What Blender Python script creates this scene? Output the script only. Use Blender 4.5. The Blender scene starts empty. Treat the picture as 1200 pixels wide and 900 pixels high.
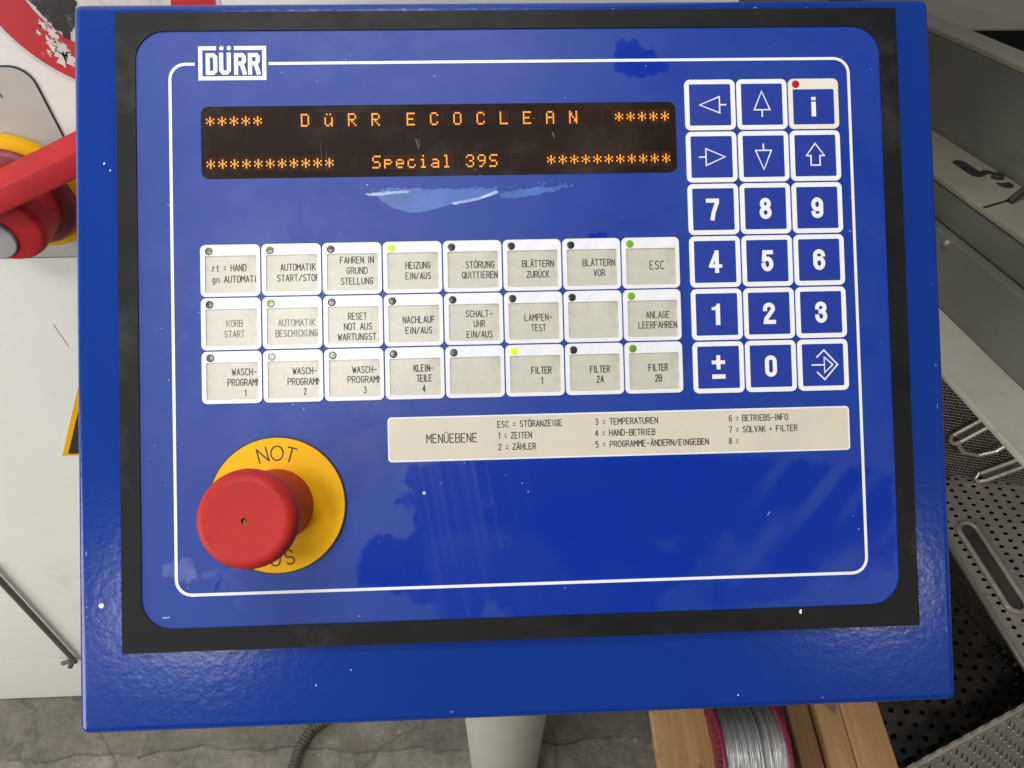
import bpy, bmesh, math, random
import numpy as np
from mathutils import Matrix, Vector
random.seed(7)
rng = np.random.default_rng(5)
SC = bpy.context.scene
COL = SC.collection
R = math.radians

# ------------------------------------------------------------------ camera
cam_d = bpy.data.cameras.new('camera')
cam = bpy.data.objects.new('camera', cam_d)
COL.objects.link(cam)
cx_ = Vector((0.999098, -0.040666, 0.012252))
cy_ = Vector((0.024162, 0.781452, 0.623497))
cz_ = Vector((-0.03493, -0.622639, 0.78173))
cam.matrix_world = Matrix(((cx_.x, cy_.x, cz_.x, -0.014333),
                           (cx_.y, cy_.y, cz_.y, -0.208211),
                           (cx_.z, cy_.z, cz_.z, 1.571446),
                           (0, 0, 0, 1)))
cam_d.sensor_width = 36.0
cam_d.lens = 36.0 * 869.98 / 1200.0
cam_d.clip_start = 0.01
cam_d.clip_end = 200.0
SC.camera = cam

# ------------------------------------------------------------------ world, lamps, exposure
W = bpy.data.worlds.new('World')
SC.world = W
W.use_nodes = True
W.node_tree.nodes['Background'].inputs[0].default_value = (0.93, 0.97, 1.0, 1)
W.node_tree.nodes['Background'].inputs[1].default_value = 0.14
SC.view_settings.view_transform = 'Standard'
SC.view_settings.look = 'None'
SC.view_settings.exposure = 0.0
SC.view_settings.gamma = 1.0

PC = Vector((0, 0, 1.33))                       # centre of the console face
TH = R(53)
EX = Vector((1, 0, 0)); EY = Vector((0, math.sin(TH), math.cos(TH))); EZ = Vector((0, -math.cos(TH), math.sin(TH)))
MP = Matrix(((EX.x, EY.x, EZ.x, PC.x), (EX.y, EY.y, EZ.y, PC.y), (EX.z, EY.z, EZ.z, PC.z), (0, 0, 0, 1)))

def lamp(name, pos, target, power, sx, sy, col, spin=0.0):
    d = bpy.data.lights.new(name, 'AREA')
    d.shape = 'RECTANGLE'; d.size = sx; d.size_y = sy; d.energy = power; d.color = col
    o = bpy.data.objects.new(name, d); COL.objects.link(o)
    o.location = pos
    q = (Vector(target) - Vector(pos)).to_track_quat('-Z', 'Y')
    o.rotation_euler = (q @ Matrix.Rotation(spin, 3, 'Z').to_quaternion()).to_euler()
    return o
lamp('hall_lamp', PC + EX * -0.50 + EY * 0.16 + EZ * 1.75, PC, 13.5, 0.36, 0.32, (1.0, 0.97, 0.94))
lamp('hall_lamp', PC + EX * -0.72 + EY * 0.85 + EZ * 1.75, PC, 3.5, 0.4, 0.4, (1.0, 0.97, 0.94))
lamp('hall_lamp', PC + EX * -1.22 + EY * -0.85 + EZ * 1.75, (-.5, .2, .9), 6.0, 0.48, 0.40, (1.0, 0.97, 0.93))
lamp('hall_lamp', (-2.0, -0.95, 1.2), (-.6, .26, .75), 31.0, 1.5, 1.0, (1.0, 0.98, 0.95))  # added fill to brighten the cabinet, no such lamp known there
lamp('hall_lamp', PC + EX * 1.38 + EY * -0.79 + EZ * 1.65, PC, 4.5, 0.2, 0.2, (1.0, 0.96, 0.90))
lamp('hall_lamp', (-0.25, 0.02, 2.9), (0, 0, 1.2), 11.0, 0.16, 0.8, (1.0, 0.97, 0.93))

# ------------------------------------------------------------------ materials
MATS = {}
def mat(name, color, rough=0.5, metal=0.0, spec=0.5, coat=0.0, var=0.0, vscale=20.0, bump=0.0, bscale=100.0,
        emit=None, estr=0.0, dirt=None, dscale=6.0, dlo=0.5, dhi=0.7, rvar=0.0):
    if name in MATS: return MATS[name]
    m = bpy.data.materials.new(name); m.use_nodes = True
    nt = m.node_tree; b = nt.nodes['Principled BSDF']
    b.inputs['Base Color'].default_value = (*color, 1)
    b.inputs['Roughness'].default_value = rough
    b.inputs['Metallic'].default_value = metal
    b.inputs['Specular IOR Level'].default_value = spec
    b.inputs['Coat Weight'].default_value = coat
    b.inputs['Coat Roughness'].default_value = 0.08
    tc = nt.nodes.new('ShaderNodeTexCoord')
    last = None
    def noise(scale, det=4, rgh=0.6):
        n = nt.nodes.new('ShaderNodeTexNoise'); n.inputs['Scale'].default_value = scale
        n.inputs['Detail'].default_value = det; n.inputs['Roughness'].default_value = rgh
        nt.links.new(tc.outputs['Object'], n.inputs['Vector']); return n
    if var > 0:
        n = noise(vscale)
        mx = nt.nodes.new('ShaderNodeMix'); mx.data_type = 'RGBA'
        mx.inputs[6].default_value = (*[max(0, c * (1 - var)) for c in color], 1)
        mx.inputs[7].default_value = (*[min(1, c * (1 + var)) for c in color], 1)
        mr = nt.nodes.new('ShaderNodeMapRange'); mr.inputs[1].default_value = .3; mr.inputs[2].default_value = .7
        nt.links.new(n.outputs['Fac'], mr.inputs[0]); nt.links.new(mr.outputs[0], mx.inputs[0])
        last = mx.outputs[2]
        if rvar > 0:
            r2 = nt.nodes.new('ShaderNodeMapRange'); r2.inputs[1].default_value = .3; r2.inputs[2].default_value = .7
            r2.inputs[3].default_value = max(.02, rough - rvar); r2.inputs[4].default_value = min(1, rough + rvar)
            nt.links.new(n.outputs['Fac'], r2.inputs[0]); nt.links.new(r2.outputs[0], b.inputs['Roughness'])
    if dirt:
        n = noise(dscale, 8, .7)
        mr = nt.nodes.new('ShaderNodeMapRange'); mr.inputs[1].default_value = dlo; mr.inputs[2].default_value = dhi
        nt.links.new(n.outputs['Fac'], mr.inputs[0])
        mx = nt.nodes.new('ShaderNodeMix'); mx.data_type = 'RGBA'
        if last: nt.links.new(last, mx.inputs[6])
        else: mx.inputs[6].default_value = (*color, 1)
        mx.inputs[7].default_value = (*dirt, 1)
        nt.links.new(mr.outputs[0], mx.inputs[0]); last = mx.outputs[2]
    if last: nt.links.new(last, b.inputs['Base Color'])
    if bump > 0:
        n = noise(bscale, 3, .5)
        bp = nt.nodes.new('ShaderNodeBump'); bp.inputs['Strength'].default_value = 1.0
        bp.inputs['Distance'].default_value = bump
        nt.links.new(n.outputs['Fac'], bp.inputs['Height']); nt.links.new(bp.outputs['Normal'], b.inputs['Normal'])
        if coat: nt.links.new(bp.outputs['Normal'], b.inputs['Coat Normal'])
    if emit:
        b.inputs['Emission Color'].default_value = (*emit, 1); b.inputs['Emission Strength'].default_value = estr
    MATS[name] = m
    return m

M_BLUE = mat('blue_powder_paint', (0.0040, 0.034, 0.245), .19, spec=.42, var=.06, vscale=9, bump=.00010, bscale=290)
M_RUBBER = mat('black_gasket', (0.009, 0.009, 0.010), .5, spec=.17, var=.25, vscale=30, rvar=.12, bump=.00003, bscale=1500, dirt=(.05, .05, .05), dscale=14, dlo=.56, dhi=.8)
M_WHITE = mat('white_print', (0.78, 0.79, 0.82), .35, var=.03, vscale=60)
M_KEYW = mat('white_key_foil', (0.74, 0.745, 0.79), .38, var=.05, vscale=80, dirt=(.45, .45, .46), dscale=120, dlo=.66, dhi=.8)
M_BEIGE = mat('beige_key_window', (0.515, 0.50, 0.425), .36, spec=.6, var=.07, vscale=90, dirt=(.36, .34, .28), dscale=60, dlo=.55, dhi=.75, bump=.00004, bscale=700)
M_STRIP = mat('cream_strip', (0.60, 0.56, 0.455), .35, var=.05, vscale=30, dirt=(.42, .38, .30), dscale=35, dlo=.6, dhi=.8)
M_CREAM = mat('cream_key_bar', (0.74, 0.70, 0.60), .4, var=.03)
M_KEYB = mat('blue_key_foil', (0.011, 0.034, 0.285), .42, spec=.4, var=.06, vscale=60)
M_INK = mat('black_ink', (0.02, 0.02, 0.022), .6)
M_INKP = mat('faded_ink', (0.20, 0.19, 0.165), .6, var=.5, vscale=300)
M_INK2 = mat('grey_ink', (0.035, 0.034, 0.032), .6, var=.4, vscale=300)
M_SCREEN = mat('display_filter', (0.014, 0.009, 0.007), .5, spec=.07, var=.4, vscale=25, dirt=(.035, .03, .026), dscale=22, dlo=.5, dhi=.75, emit=(.9, .35, .12), estr=.004)
M_CELL = mat('display_cell', (0.016, 0.009, 0.007), .5, spec=.07, emit=(1.0, .35, .12), estr=.006)
M_HALO = mat('display_lit_cell', (0.016, 0.009, 0.007), .5, spec=.07, emit=(1.0, .20, .01), estr=.035)  # halo around lit characters, put into the cell as faint emission
M_DOT = mat('amber_dots', (0.3, 0.1, 0.01), .4, emit=(1.0, .36, .010), estr=1.4)
M_YEL = mat('yellow_disc', (0.84, 0.44, 0.003), .55, spec=.2, var=.03, vscale=40, dirt=(.62, .31, .005), dscale=60, dlo=.6, dhi=.8)
M_RED = mat('red_plastic', (0.44, 0.026, 0.022), .45, spec=.16, var=.10, vscale=45, rvar=.08, bump=.00003, bscale=1800, dirt=(.30, .02, .018), dscale=70, dlo=.56, dhi=.75)
M_BRASS = mat('brass', (.10, .07, .04), .4, metal=.6)
M_CAB = mat('white_machine_paint', (0.80, 0.80, 0.745), .5, var=.03, vscale=5, dirt=(.60, .59, .53), dscale=9, dlo=.60, dhi=.85, bump=.0002, bscale=180)
M_CHIP = mat('bare_chip', (0.85, 0.86, 0.88), .5)
M_FLAKE = mat('loose_film', (0.045, 0.115, 0.39), .35, var=.3, vscale=40)
M_FLAKEE = mat('loose_film_edge', (0.34, 0.44, 0.72), .3, var=.4, vscale=120)
M_SEAL = mat('dark_steel_rod', (0.10, 0.10, 0.085), .5, var=.2, vscale=40)
M_SRED = mat('sign_red', (0.52, 0.025, 0.035), .45, var=.08, vscale=30, dirt=(.7, .62, .6), dscale=55, dlo=.66, dhi=.72)
M_SBLK = mat('sign_black', (0.03, 0.028, 0.028), .7, var=.3, vscale=60, dirt=(.22, .20, .18), dscale=120, dlo=.55, dhi=.75)
M_SWHT = mat('sign_white', (0.66, 0.63, 0.60), .6, var=.12, vscale=60, dirt=(.40, .38, .35), dscale=40, dlo=.55, dhi=.75)
M_PLATE = mat('grey_label_plate', (0.50, 0.485, 0.44), .35, var=.06, vscale=30, dirt=(.38, .35, .3), dscale=30, dlo=.55, dhi=.8)
M_HREDB = mat('switch_red', (0.47, 0.020, 0.026), .55, spec=.25, var=.08, vscale=30, dirt=(.30, .015, .02), dscale=90, dlo=.62, dhi=.7)
M_HDRK = mat('switch_dark_red', (0.22, 0.022, 0.030), .45, var=.15, vscale=40)
M_CAPG = mat('grey_cap', (0.50, 0.51, 0.51), .35, metal=.2)
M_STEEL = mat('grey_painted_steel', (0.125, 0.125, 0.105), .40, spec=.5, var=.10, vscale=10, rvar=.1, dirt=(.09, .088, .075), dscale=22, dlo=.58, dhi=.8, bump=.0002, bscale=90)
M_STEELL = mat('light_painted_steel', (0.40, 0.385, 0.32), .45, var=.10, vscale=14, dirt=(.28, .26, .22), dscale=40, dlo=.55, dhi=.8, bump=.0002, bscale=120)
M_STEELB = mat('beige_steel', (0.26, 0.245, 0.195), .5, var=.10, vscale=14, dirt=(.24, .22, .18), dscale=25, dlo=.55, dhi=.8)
M_BOLT = mat('dirty_bolt', (0.05, 0.047, 0.042), .45, metal=.5, var=.3, vscale=200)
M_PERF = mat('stainless_sheet', (0.62, 0.565, 0.49), .36, metal=.55, var=.12, vscale=30, rvar=.12, dirt=(.16, .13, .11), dscale=30, dlo=.55, dhi=.8, bump=.0003, bscale=60)
M_PERFD = mat('oily_stainless_sheet', (0.15, 0.13, 0.115), .38, metal=.6, var=.3, vscale=30, rvar=.12)  # darker variant of the stainless sheet
M_WIRE = mat('mesh_wire', (0.20, 0.18, 0.155), .4, metal=.6, var=.2, vscale=60)
M_POST = mat('post_grey_paint', (0.50, 0.495, 0.44), .42, var=.05, vscale=12, dirt=(.28, .275, .24), dscale=18, dlo=.6, dhi=.8, bump=.0002, bscale=120)
M_HOSE = mat('hose_plastic', (0.075, 0.07, 0.06), .5, var=.2, vscale=80)
M_MAG = mat('magenta_plastic', (0.20, 0.014, 0.050), .4, var=.1, vscale=60)
M_MAGD = mat('dark_magenta_plastic', (0.10, 0.008, 0.02), .45, var=.1)
M_DARK = mat('dark_void', (0.012, 0.012, 0.011), .7)
def led(name, c, e=0.0):
    return mat(name, c, .25, emit=c if e else None, estr=e)
LED = {'k': led('led_dark', (.025, .026, .027)), 'G': led('led_grey', (.055, .056, .056)), 'w': led('led_pale', (.28, .28, .26)),
       'd': led('led_dim_green', (.085, .15, .045)), 'g': led('led_green', (.13, .25, .03), .06),
       'm': led('led_mid_green', (.17, .36, .01), .06), 'L': led('led_lit', (.40, .70, .005), .30), 'Y': led('led_bright', (.52, .70, .005), .45), 'r': led('led_red', (.45, .012, .02))}

def wood_material(name, c1, c2, axis_scale):
    m = bpy.data.materials.new(name); m.use_nodes = True
    nt = m.node_tree; b = nt.nodes['Principled BSDF']; b.inputs['Roughness'].default_value = .6
    tc = nt.nodes.new('ShaderNodeTexCoord'); mp = nt.nodes.new('ShaderNodeMapping'); mp.inputs['Scale'].default_value = axis_scale
    nt.links.new(tc.outputs['Object'], mp.inputs['Vector'])
    n = nt.nodes.new('ShaderNodeTexNoise'); n.inputs['Scale'].default_value = 1.0; n.inputs['Detail'].default_value = 8
    n.inputs['Distortion'].default_value = 1.2
    nt.links.new(mp.outputs[0], n.inputs['Vector'])
    cr = nt.nodes.new('ShaderNodeValToRGB'); cr.color_ramp.elements[0].position = .35; cr.color_ramp.elements[1].position = .65
    cr.color_ramp.elements[0].color = (*c1, 1); cr.color_ramp.elements[1].color = (*c2, 1)
    nt.links.new(n.outputs['Fac'], cr.inputs[0])
    n2 = nt.nodes.new('ShaderNodeTexNoise'); n2.inputs['Scale'].default_value = 14; n2.inputs['Detail'].default_value = 5
    nt.links.new(tc.outputs['Object'], n2.inputs['Vector'])
    mr = nt.nodes.new('ShaderNodeMapRange'); mr.inputs[1].default_value = .62; mr.inputs[2].default_value = .70
    nt.links.new(n2.outputs['Fac'], mr.inputs[0])
    mx = nt.nodes.new('ShaderNodeMix'); mx.data_type = 'RGBA'; mx.inputs[7].default_value = (.16, .13, .09, 1)
    nt.links.new(mr.outputs[0], mx.inputs[0]); nt.links.new(cr.outputs[0], mx.inputs[6]); nt.links.new(mx.outputs[2], b.inputs['Base Color'])
    bp = nt.nodes.new('ShaderNodeBump'); bp.inputs['Distance'].default_value = .001
    nt.links.new(n.outputs['Fac'], bp.inputs['Height']); nt.links.new(bp.outputs[0], b.inputs['Normal'])
    return m
M_WOOD = wood_material('pale_wood', (.42, .235, .095), (.56, .34, .155), (60, 3, 20))
M_WOODD = wood_material('brown_wood', (.22, .11, .045), (.33, .18, .075), (60, 3, 20))

def concrete_material(name, c1, c2, c3):
    m = bpy.data.materials.new(name); m.use_nodes = True
    nt = m.node_tree; b = nt.nodes['Principled BSDF']; b.inputs['Roughness'].default_value = .75
    tc = nt.nodes.new('ShaderNodeTexCoord')
    def noise(s, d, r=.6):
        n = nt.nodes.new('ShaderNodeTexNoise'); n.inputs['Scale'].default_value = s; n.inputs['Detail'].default_value = d
        n.inputs['Roughness'].default_value = r; nt.links.new(tc.outputs['Object'], n.inputs['Vector']); return n
    a = noise(9, 10, .68); g = noise(60, 6, .7); sp = noise(45, 4, .5)
    cr = nt.nodes.new('ShaderNodeValToRGB')
    cr.color_ramp.elements[0].position = .36; cr.color_ramp.elements[1].position = .66
    cr.color_ramp.elements[0].color = (*c1, 1); cr.color_ramp.elements[1].color = (*c2, 1)
    nt.links.new(a.outputs['Fac'], cr.inputs[0])
    mx = nt.nodes.new('ShaderNodeMix'); mx.data_type = 'RGBA'; mx.blend_type = 'MULTIPLY'; mx.inputs[0].default_value = .55
    nt.links.new(cr.outputs[0], mx.inputs[6])
    mr = nt.nodes.new('ShaderNodeMapRange'); mr.inputs[1].default_value = .3; mr.inputs[2].default_value = .7; mr.inputs[3].default_value = .45; mr.inputs[4].default_value = 1.3
    nt.links.new(g.outputs['Fac'], mr.inputs[0]); nt.links.new(mr.outputs[0], mx.inputs[7])
    m2 = nt.nodes.new('ShaderNodeMix'); m2.data_type = 'RGBA'; m2.inputs[7].default_value = (*c3, 1)
    r2 = nt.nodes.new('ShaderNodeMapRange'); r2.inputs[1].default_value = .70; r2.inputs[2].default_value = .76
    nt.links.new(sp.outputs['Fac'], r2.inputs[0]); nt.links.new(r2.outputs[0], m2.inputs[0]); nt.links.new(mx.outputs[2], m2.inputs[6])
    # hairline cracks
    v = nt.nodes.new('ShaderNodeTexVoronoi'); v.feature = 'DISTANCE_TO_EDGE'; v.inputs['Scale'].default_value = 1.7
    ad = nt.nodes.new('ShaderNodeVectorMath'); ad.operation = 'MULTIPLY_ADD'; ad.inputs[1].default_value = (.10, .10, .10)
    nd = noise(12, 6); nt.links.new(nd.outputs['Color'], ad.inputs[0]); nt.links.new(tc.outputs['Object'], ad.inputs[2]); nt.links.new(ad.outputs[0], v.inputs['Vector'])
    r3 = nt.nodes.new('ShaderNodeMapRange'); r3.inputs[1].default_value = .003; r3.inputs[2].default_value = .010; r3.inputs[3].default_value = .4; r3.inputs[4].default_value = 0
    nt.links.new(v.outputs['Distance'], r3.inputs[0])
    m3 = nt.nodes.new('ShaderNodeMix'); m3.data_type = 'RGBA'; m3.inputs[7].default_value = (.05, .046, .04, 1)
    nt.links.new(r3.outputs[0], m3.inputs[0]); nt.links.new(m2.outputs[2], m3.inputs[6])
    nt.links.new(m3.outputs[2], b.inputs['Base Color'])
    bp = nt.nodes.new('ShaderNodeBump'); bp.inputs['Distance'].default_value = .006; bp.inputs['Strength'].default_value = .8
    nt.links.new(g.outputs['Fac'], bp.inputs['Height']); nt.links.new(bp.outputs[0], b.inputs['Normal'])
    return m
M_CONC = concrete_material('rough_concrete', (.15, .136, .11), (.31, .287, .238), (.42, .40, .35))
M_CONCD = concrete_material('stained_concrete', (.125, .113, .092), (.225, .206, .17), (.40, .38, .34))

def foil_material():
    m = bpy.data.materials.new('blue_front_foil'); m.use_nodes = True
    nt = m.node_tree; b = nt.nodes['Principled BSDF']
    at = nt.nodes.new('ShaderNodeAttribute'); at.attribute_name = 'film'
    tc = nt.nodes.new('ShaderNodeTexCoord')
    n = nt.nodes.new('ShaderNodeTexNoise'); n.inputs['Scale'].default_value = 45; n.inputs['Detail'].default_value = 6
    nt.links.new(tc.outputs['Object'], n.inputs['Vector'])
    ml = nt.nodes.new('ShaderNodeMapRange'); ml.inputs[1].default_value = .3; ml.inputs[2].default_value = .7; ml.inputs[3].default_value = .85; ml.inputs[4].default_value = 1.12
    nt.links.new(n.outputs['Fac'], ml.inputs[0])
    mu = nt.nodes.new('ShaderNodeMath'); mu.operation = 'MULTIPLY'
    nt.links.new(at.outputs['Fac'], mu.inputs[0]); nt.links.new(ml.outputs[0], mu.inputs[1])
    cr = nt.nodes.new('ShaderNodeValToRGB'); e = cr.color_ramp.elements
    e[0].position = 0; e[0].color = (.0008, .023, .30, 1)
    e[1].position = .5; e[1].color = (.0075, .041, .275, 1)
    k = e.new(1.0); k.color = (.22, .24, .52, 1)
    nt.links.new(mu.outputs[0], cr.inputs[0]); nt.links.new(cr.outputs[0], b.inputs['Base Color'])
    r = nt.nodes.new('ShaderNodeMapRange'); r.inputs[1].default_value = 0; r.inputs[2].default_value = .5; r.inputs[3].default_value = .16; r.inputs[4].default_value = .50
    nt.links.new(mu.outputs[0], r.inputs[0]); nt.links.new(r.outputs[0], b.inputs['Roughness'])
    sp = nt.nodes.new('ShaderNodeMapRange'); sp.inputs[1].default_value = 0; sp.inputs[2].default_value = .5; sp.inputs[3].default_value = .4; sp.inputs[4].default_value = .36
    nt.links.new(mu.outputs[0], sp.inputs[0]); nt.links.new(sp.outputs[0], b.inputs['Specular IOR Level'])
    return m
M_FOIL = foil_material()

# ------------------------------------------------------------------ mesh helpers (panel pieces are drawn in mm, z = out of the face)
class MB:
    def __init__(s): s.v = []; s.f = []; s.m = []; s.sm = []
    def face(s, pts, mi=0, smooth=False):
        i = len(s.v); s.v += [tuple(p) for p in pts]; s.f.append(tuple(range(i, i + len(pts)))); s.m.append(mi); s.sm.append(smooth)
    def mesh(s, name, mats, k=1.0, weld=0.0):
        me = bpy.data.meshes.new(name)
        me.from_pydata([(x * k, y * k, z * k) for x, y, z in s.v], [], s.f)
        for m in mats: me.materials.append(m)
        me.polygons.foreach_set('material_index', s.m)
        me.polygons.foreach_set('use_smooth', s.sm)
        if weld > 0:
            bm = bmesh.new(); bm.from_mesh(me); bmesh.ops.remove_doubles(bm, verts=bm.verts, dist=weld)
            bmesh.ops.recalc_face_normals(bm, faces=bm.faces); bm.to_mesh(me); bm.free()
        me.update(); return me
    def box(s, x0, x1, y0, y1, z0, z1, mi=0):
        p = [(x0, y0, z0), (x1, y0, z0), (x1, y1, z0), (x0, y1, z0), (x0, y0, z1), (x1, y0, z1), (x1, y1, z1), (x0, y1, z1)]
        for q in ((0, 3, 2, 1), (4, 5, 6, 7), (0, 1, 5, 4), (1, 2, 6, 5), (2, 3, 7, 6), (3, 0, 4, 7)): s.face([p[i] for i in q], mi)
    def prism(s, pts, z0, z1, mi=0):
        s.face([(x, y, z1) for x, y in pts], mi)
        s.face([(x, y, z0) for x, y in reversed(pts)], mi)
        n = len(pts)
        for i in range(n):
            a, b = pts[i], pts[(i + 1) % n]
            s.face([(a[0], a[1], z0), (b[0], b[1], z0), (b[0], b[1], z1), (a[0], a[1], z1)], mi)
    def ring(s, o, i_, z0, z1, mi=0, zi=None):
        n = len(o); zi = z0 if zi is None else zi
        for k in range(n):
            a, b, c, d = o[k], o[(k + 1) % n], i_[(k + 1) % n], i_[k]
            s.face([(*a, z1), (*b, z1), (*c, z1), (*d, z1)], mi)
            s.face([(*a, z0), (*b, z0), (*b, z1), (*a, z1)], mi)
            s.face([(*d, z1), (*c, z1), (*c, zi), (*d, zi)], mi)
    def lathe(s, prof, n=48, mi=0, smooth=True, cx=0, cy=0):
        for k in range(n):
            a0, a1 = 2 * math.pi * k / n, 2 * math.pi * (k + 1) / n
            for (r0, z0), (r1, z1) in zip(prof[:-1], prof[1:]):
                p = [(cx + r0 * math.cos(a0), cy + r0 * math.sin(a0), z0), (cx + r0 * math.cos(a1), cy + r0 * math.sin(a1), z0),
                     (cx + r1 * math.cos(a1), cy + r1 * math.sin(a1), z1), (cx + r1 * math.cos(a0), cy + r1 * math.sin(a0), z1)]
                if r0 < 1e-9: p = [p[0], p[2], p[3]]
                elif r1 < 1e-9: p = [p[0], p[1], p[2]]
                s.face(p, mi, smooth)
    def tube(s, path, r, n=10, mi=0, closed=False, radii=None):
        P = [Vector(p) for p in path]; rings = []
        up = Vector((0, 0, 1))
        for i, p in enumerate(P):
            if closed: t = (P[(i + 1) % len(P)] - P[i - 1])
            else: t = P[min(i + 1, len(P) - 1)] - P[max(i - 1, 0)]
            t.normalize(); a = t.cross(up)
            if a.length < 1e-4: a = t.cross(Vector((1, 0, 0)))
            a.normalize(); b = a.cross(t); rr = radii[i] if radii else r
            rings.append([p + (a * math.cos(2 * math.pi * k / n) + b * math.sin(2 * math.pi * k / n)) * rr for k in range(n)])
        m = len(P)
        for i in range(m if closed else m - 1):
            A, B = rings[i], rings[(i + 1) % m]
            for k in range(n): s.face([A[k], A[(k + 1) % n], B[(k + 1) % n], B[k]], mi, True)
        if not closed: s.face(rings[0][::-1], mi); s.face(rings[-1], mi)
    def ribbon(s, pts, w, z, mi=0, closed=False, clip=None):
        if not closed:
            for i in range(1, len(pts) - 1):
                d1 = (Vector(pts[i]) - Vector(pts[i - 1])); d2 = (Vector(pts[i + 1]) - Vector(pts[i]))
                if d1.length > 1e-9 and d2.length > 1e-9 and d1.normalized().dot(d2.normalized()) < -.25:
                    s.ribbon(pts[:i + 1], w, z, mi, False, clip); s.ribbon(pts[i:], w, z + (.003 if w > .1 else .00001), mi, False, clip); return
        n = len(pts); L = []; Rr = []
        for i in range(n):
            p = Vector(pts[i])
            a = Vector(pts[i - 1]) if (i > 0 or closed) else None
            c = Vector(pts[(i + 1) % n]) if (i < n - 1 or closed) else None
            d1 = (p - a).normalized() if a is not None else None
            d2 = (c - p).normalized() if c is not None else None
            if d1 is None: d1 = d2
            if d2 is None: d2 = d1
            n1 = Vector((-d1.y, d1.x)); n2 = Vector((-d2.y, d2.x)); m = n1 + n2
            if m.length < 1e-6: m = n1
            m.normalize(); sc = min(1.6, 1 / max(.3, m.dot(n1)))
            ext = Vector((0, 0))
            if not closed and i == 0: ext = -d1 * w * .35
            if not closed and i == n - 1: ext = d2 * w * .35
            L.append(p + m * (w / 2 * sc) + ext); Rr.append(p - m * (w / 2 * sc) + ext)
        for i in range(n if closed else n - 1):
            j = (i + 1) % n
            q = [(Rr[i].x, Rr[i].y), (Rr[j].x, Rr[j].y), (L[j].x, L[j].y), (L[i].x, L[i].y)]
            if clip is not None: q = clip_x(q, clip)
            if len(q) >= 3: s.face([(x, y, z) for x, y in q], mi)
def clip_x(q, xm):
    out = []
    for i in range(len(q)):
        a, b = q[i], q[(i + 1) % len(q)]
        if a[0] <= xm: out.append(a)
        if (a[0] <= xm) != (b[0] <= xm):
            t = (xm - a[0]) / (b[0] - a[0]); out.append((xm, a[1] + t * (b[1] - a[1])))
    return out
def rrect(x0, x1, y0, y1, r, n=6):
    out = []
    for cx, cy, a0 in ((x1 - r, y1 - r, 0), (x0 + r, y1 - r, 90), (x0 + r, y0 + r, 180), (x1 - r, y0 + r, 270)):
        for k in range(n + 1):
            a = R(a0 + 90 * k / n); out.append((cx + r * math.cos(a), cy + r * math.sin(a)))
    return out
def circle(cx, cy, r, n=32): return [(cx + r * math.cos(2 * math.pi * k / n), cy + r * math.sin(2 * math.pi * k / n)) for k in range(n)]

def link(name, me, parent=None, M=None):
    o = bpy.data.objects.new(name, me); COL.objects.link(o)
    if parent is not None:
        o.parent = parent
        bpy.context.view_layer.update
    if M is not None:
        o.matrix_basis = (WORLD[parent.name].inverted() @ M) if parent is not None else M
    WORLD[o.name] = M if M is not None else (WORLD[parent.name] if parent is not None else Matrix.Identity(4))
    return o
WORLD = {}
def thing(name, label, cat, loc=(0, 0, 0), group=None):
    o = bpy.data.objects.new(name, None); COL.objects.link(o); o.location = loc; o.empty_display_size = .05
    o['label'] = label; o['category'] = cat
    if group: o['group'] = group
    WORLD[o.name] = Matrix.Translation(loc)
    return o
def tag(o, label, cat, group=None):
    o['label'] = label; o['category'] = cat
    if group: o['group'] = group
    return o
def structure(name, me, M=None):
    o = link(name, me, None, M or Matrix.Identity(4)); o['kind'] = 'structure'; return o
def at(x, y, z=0.0): return MP @ Matrix.Translation((x / 1000, y / 1000, z / 1000))
def bevel(o, w, seg=3):
    m = o.modifiers.new('bevel', 'BEVEL'); m.width = w; m.segments = seg; m.limit_method = 'ANGLE'; m.angle_limit = R(40)
    for p in o.data.polygons: p.use_smooth = True
    return o

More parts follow.
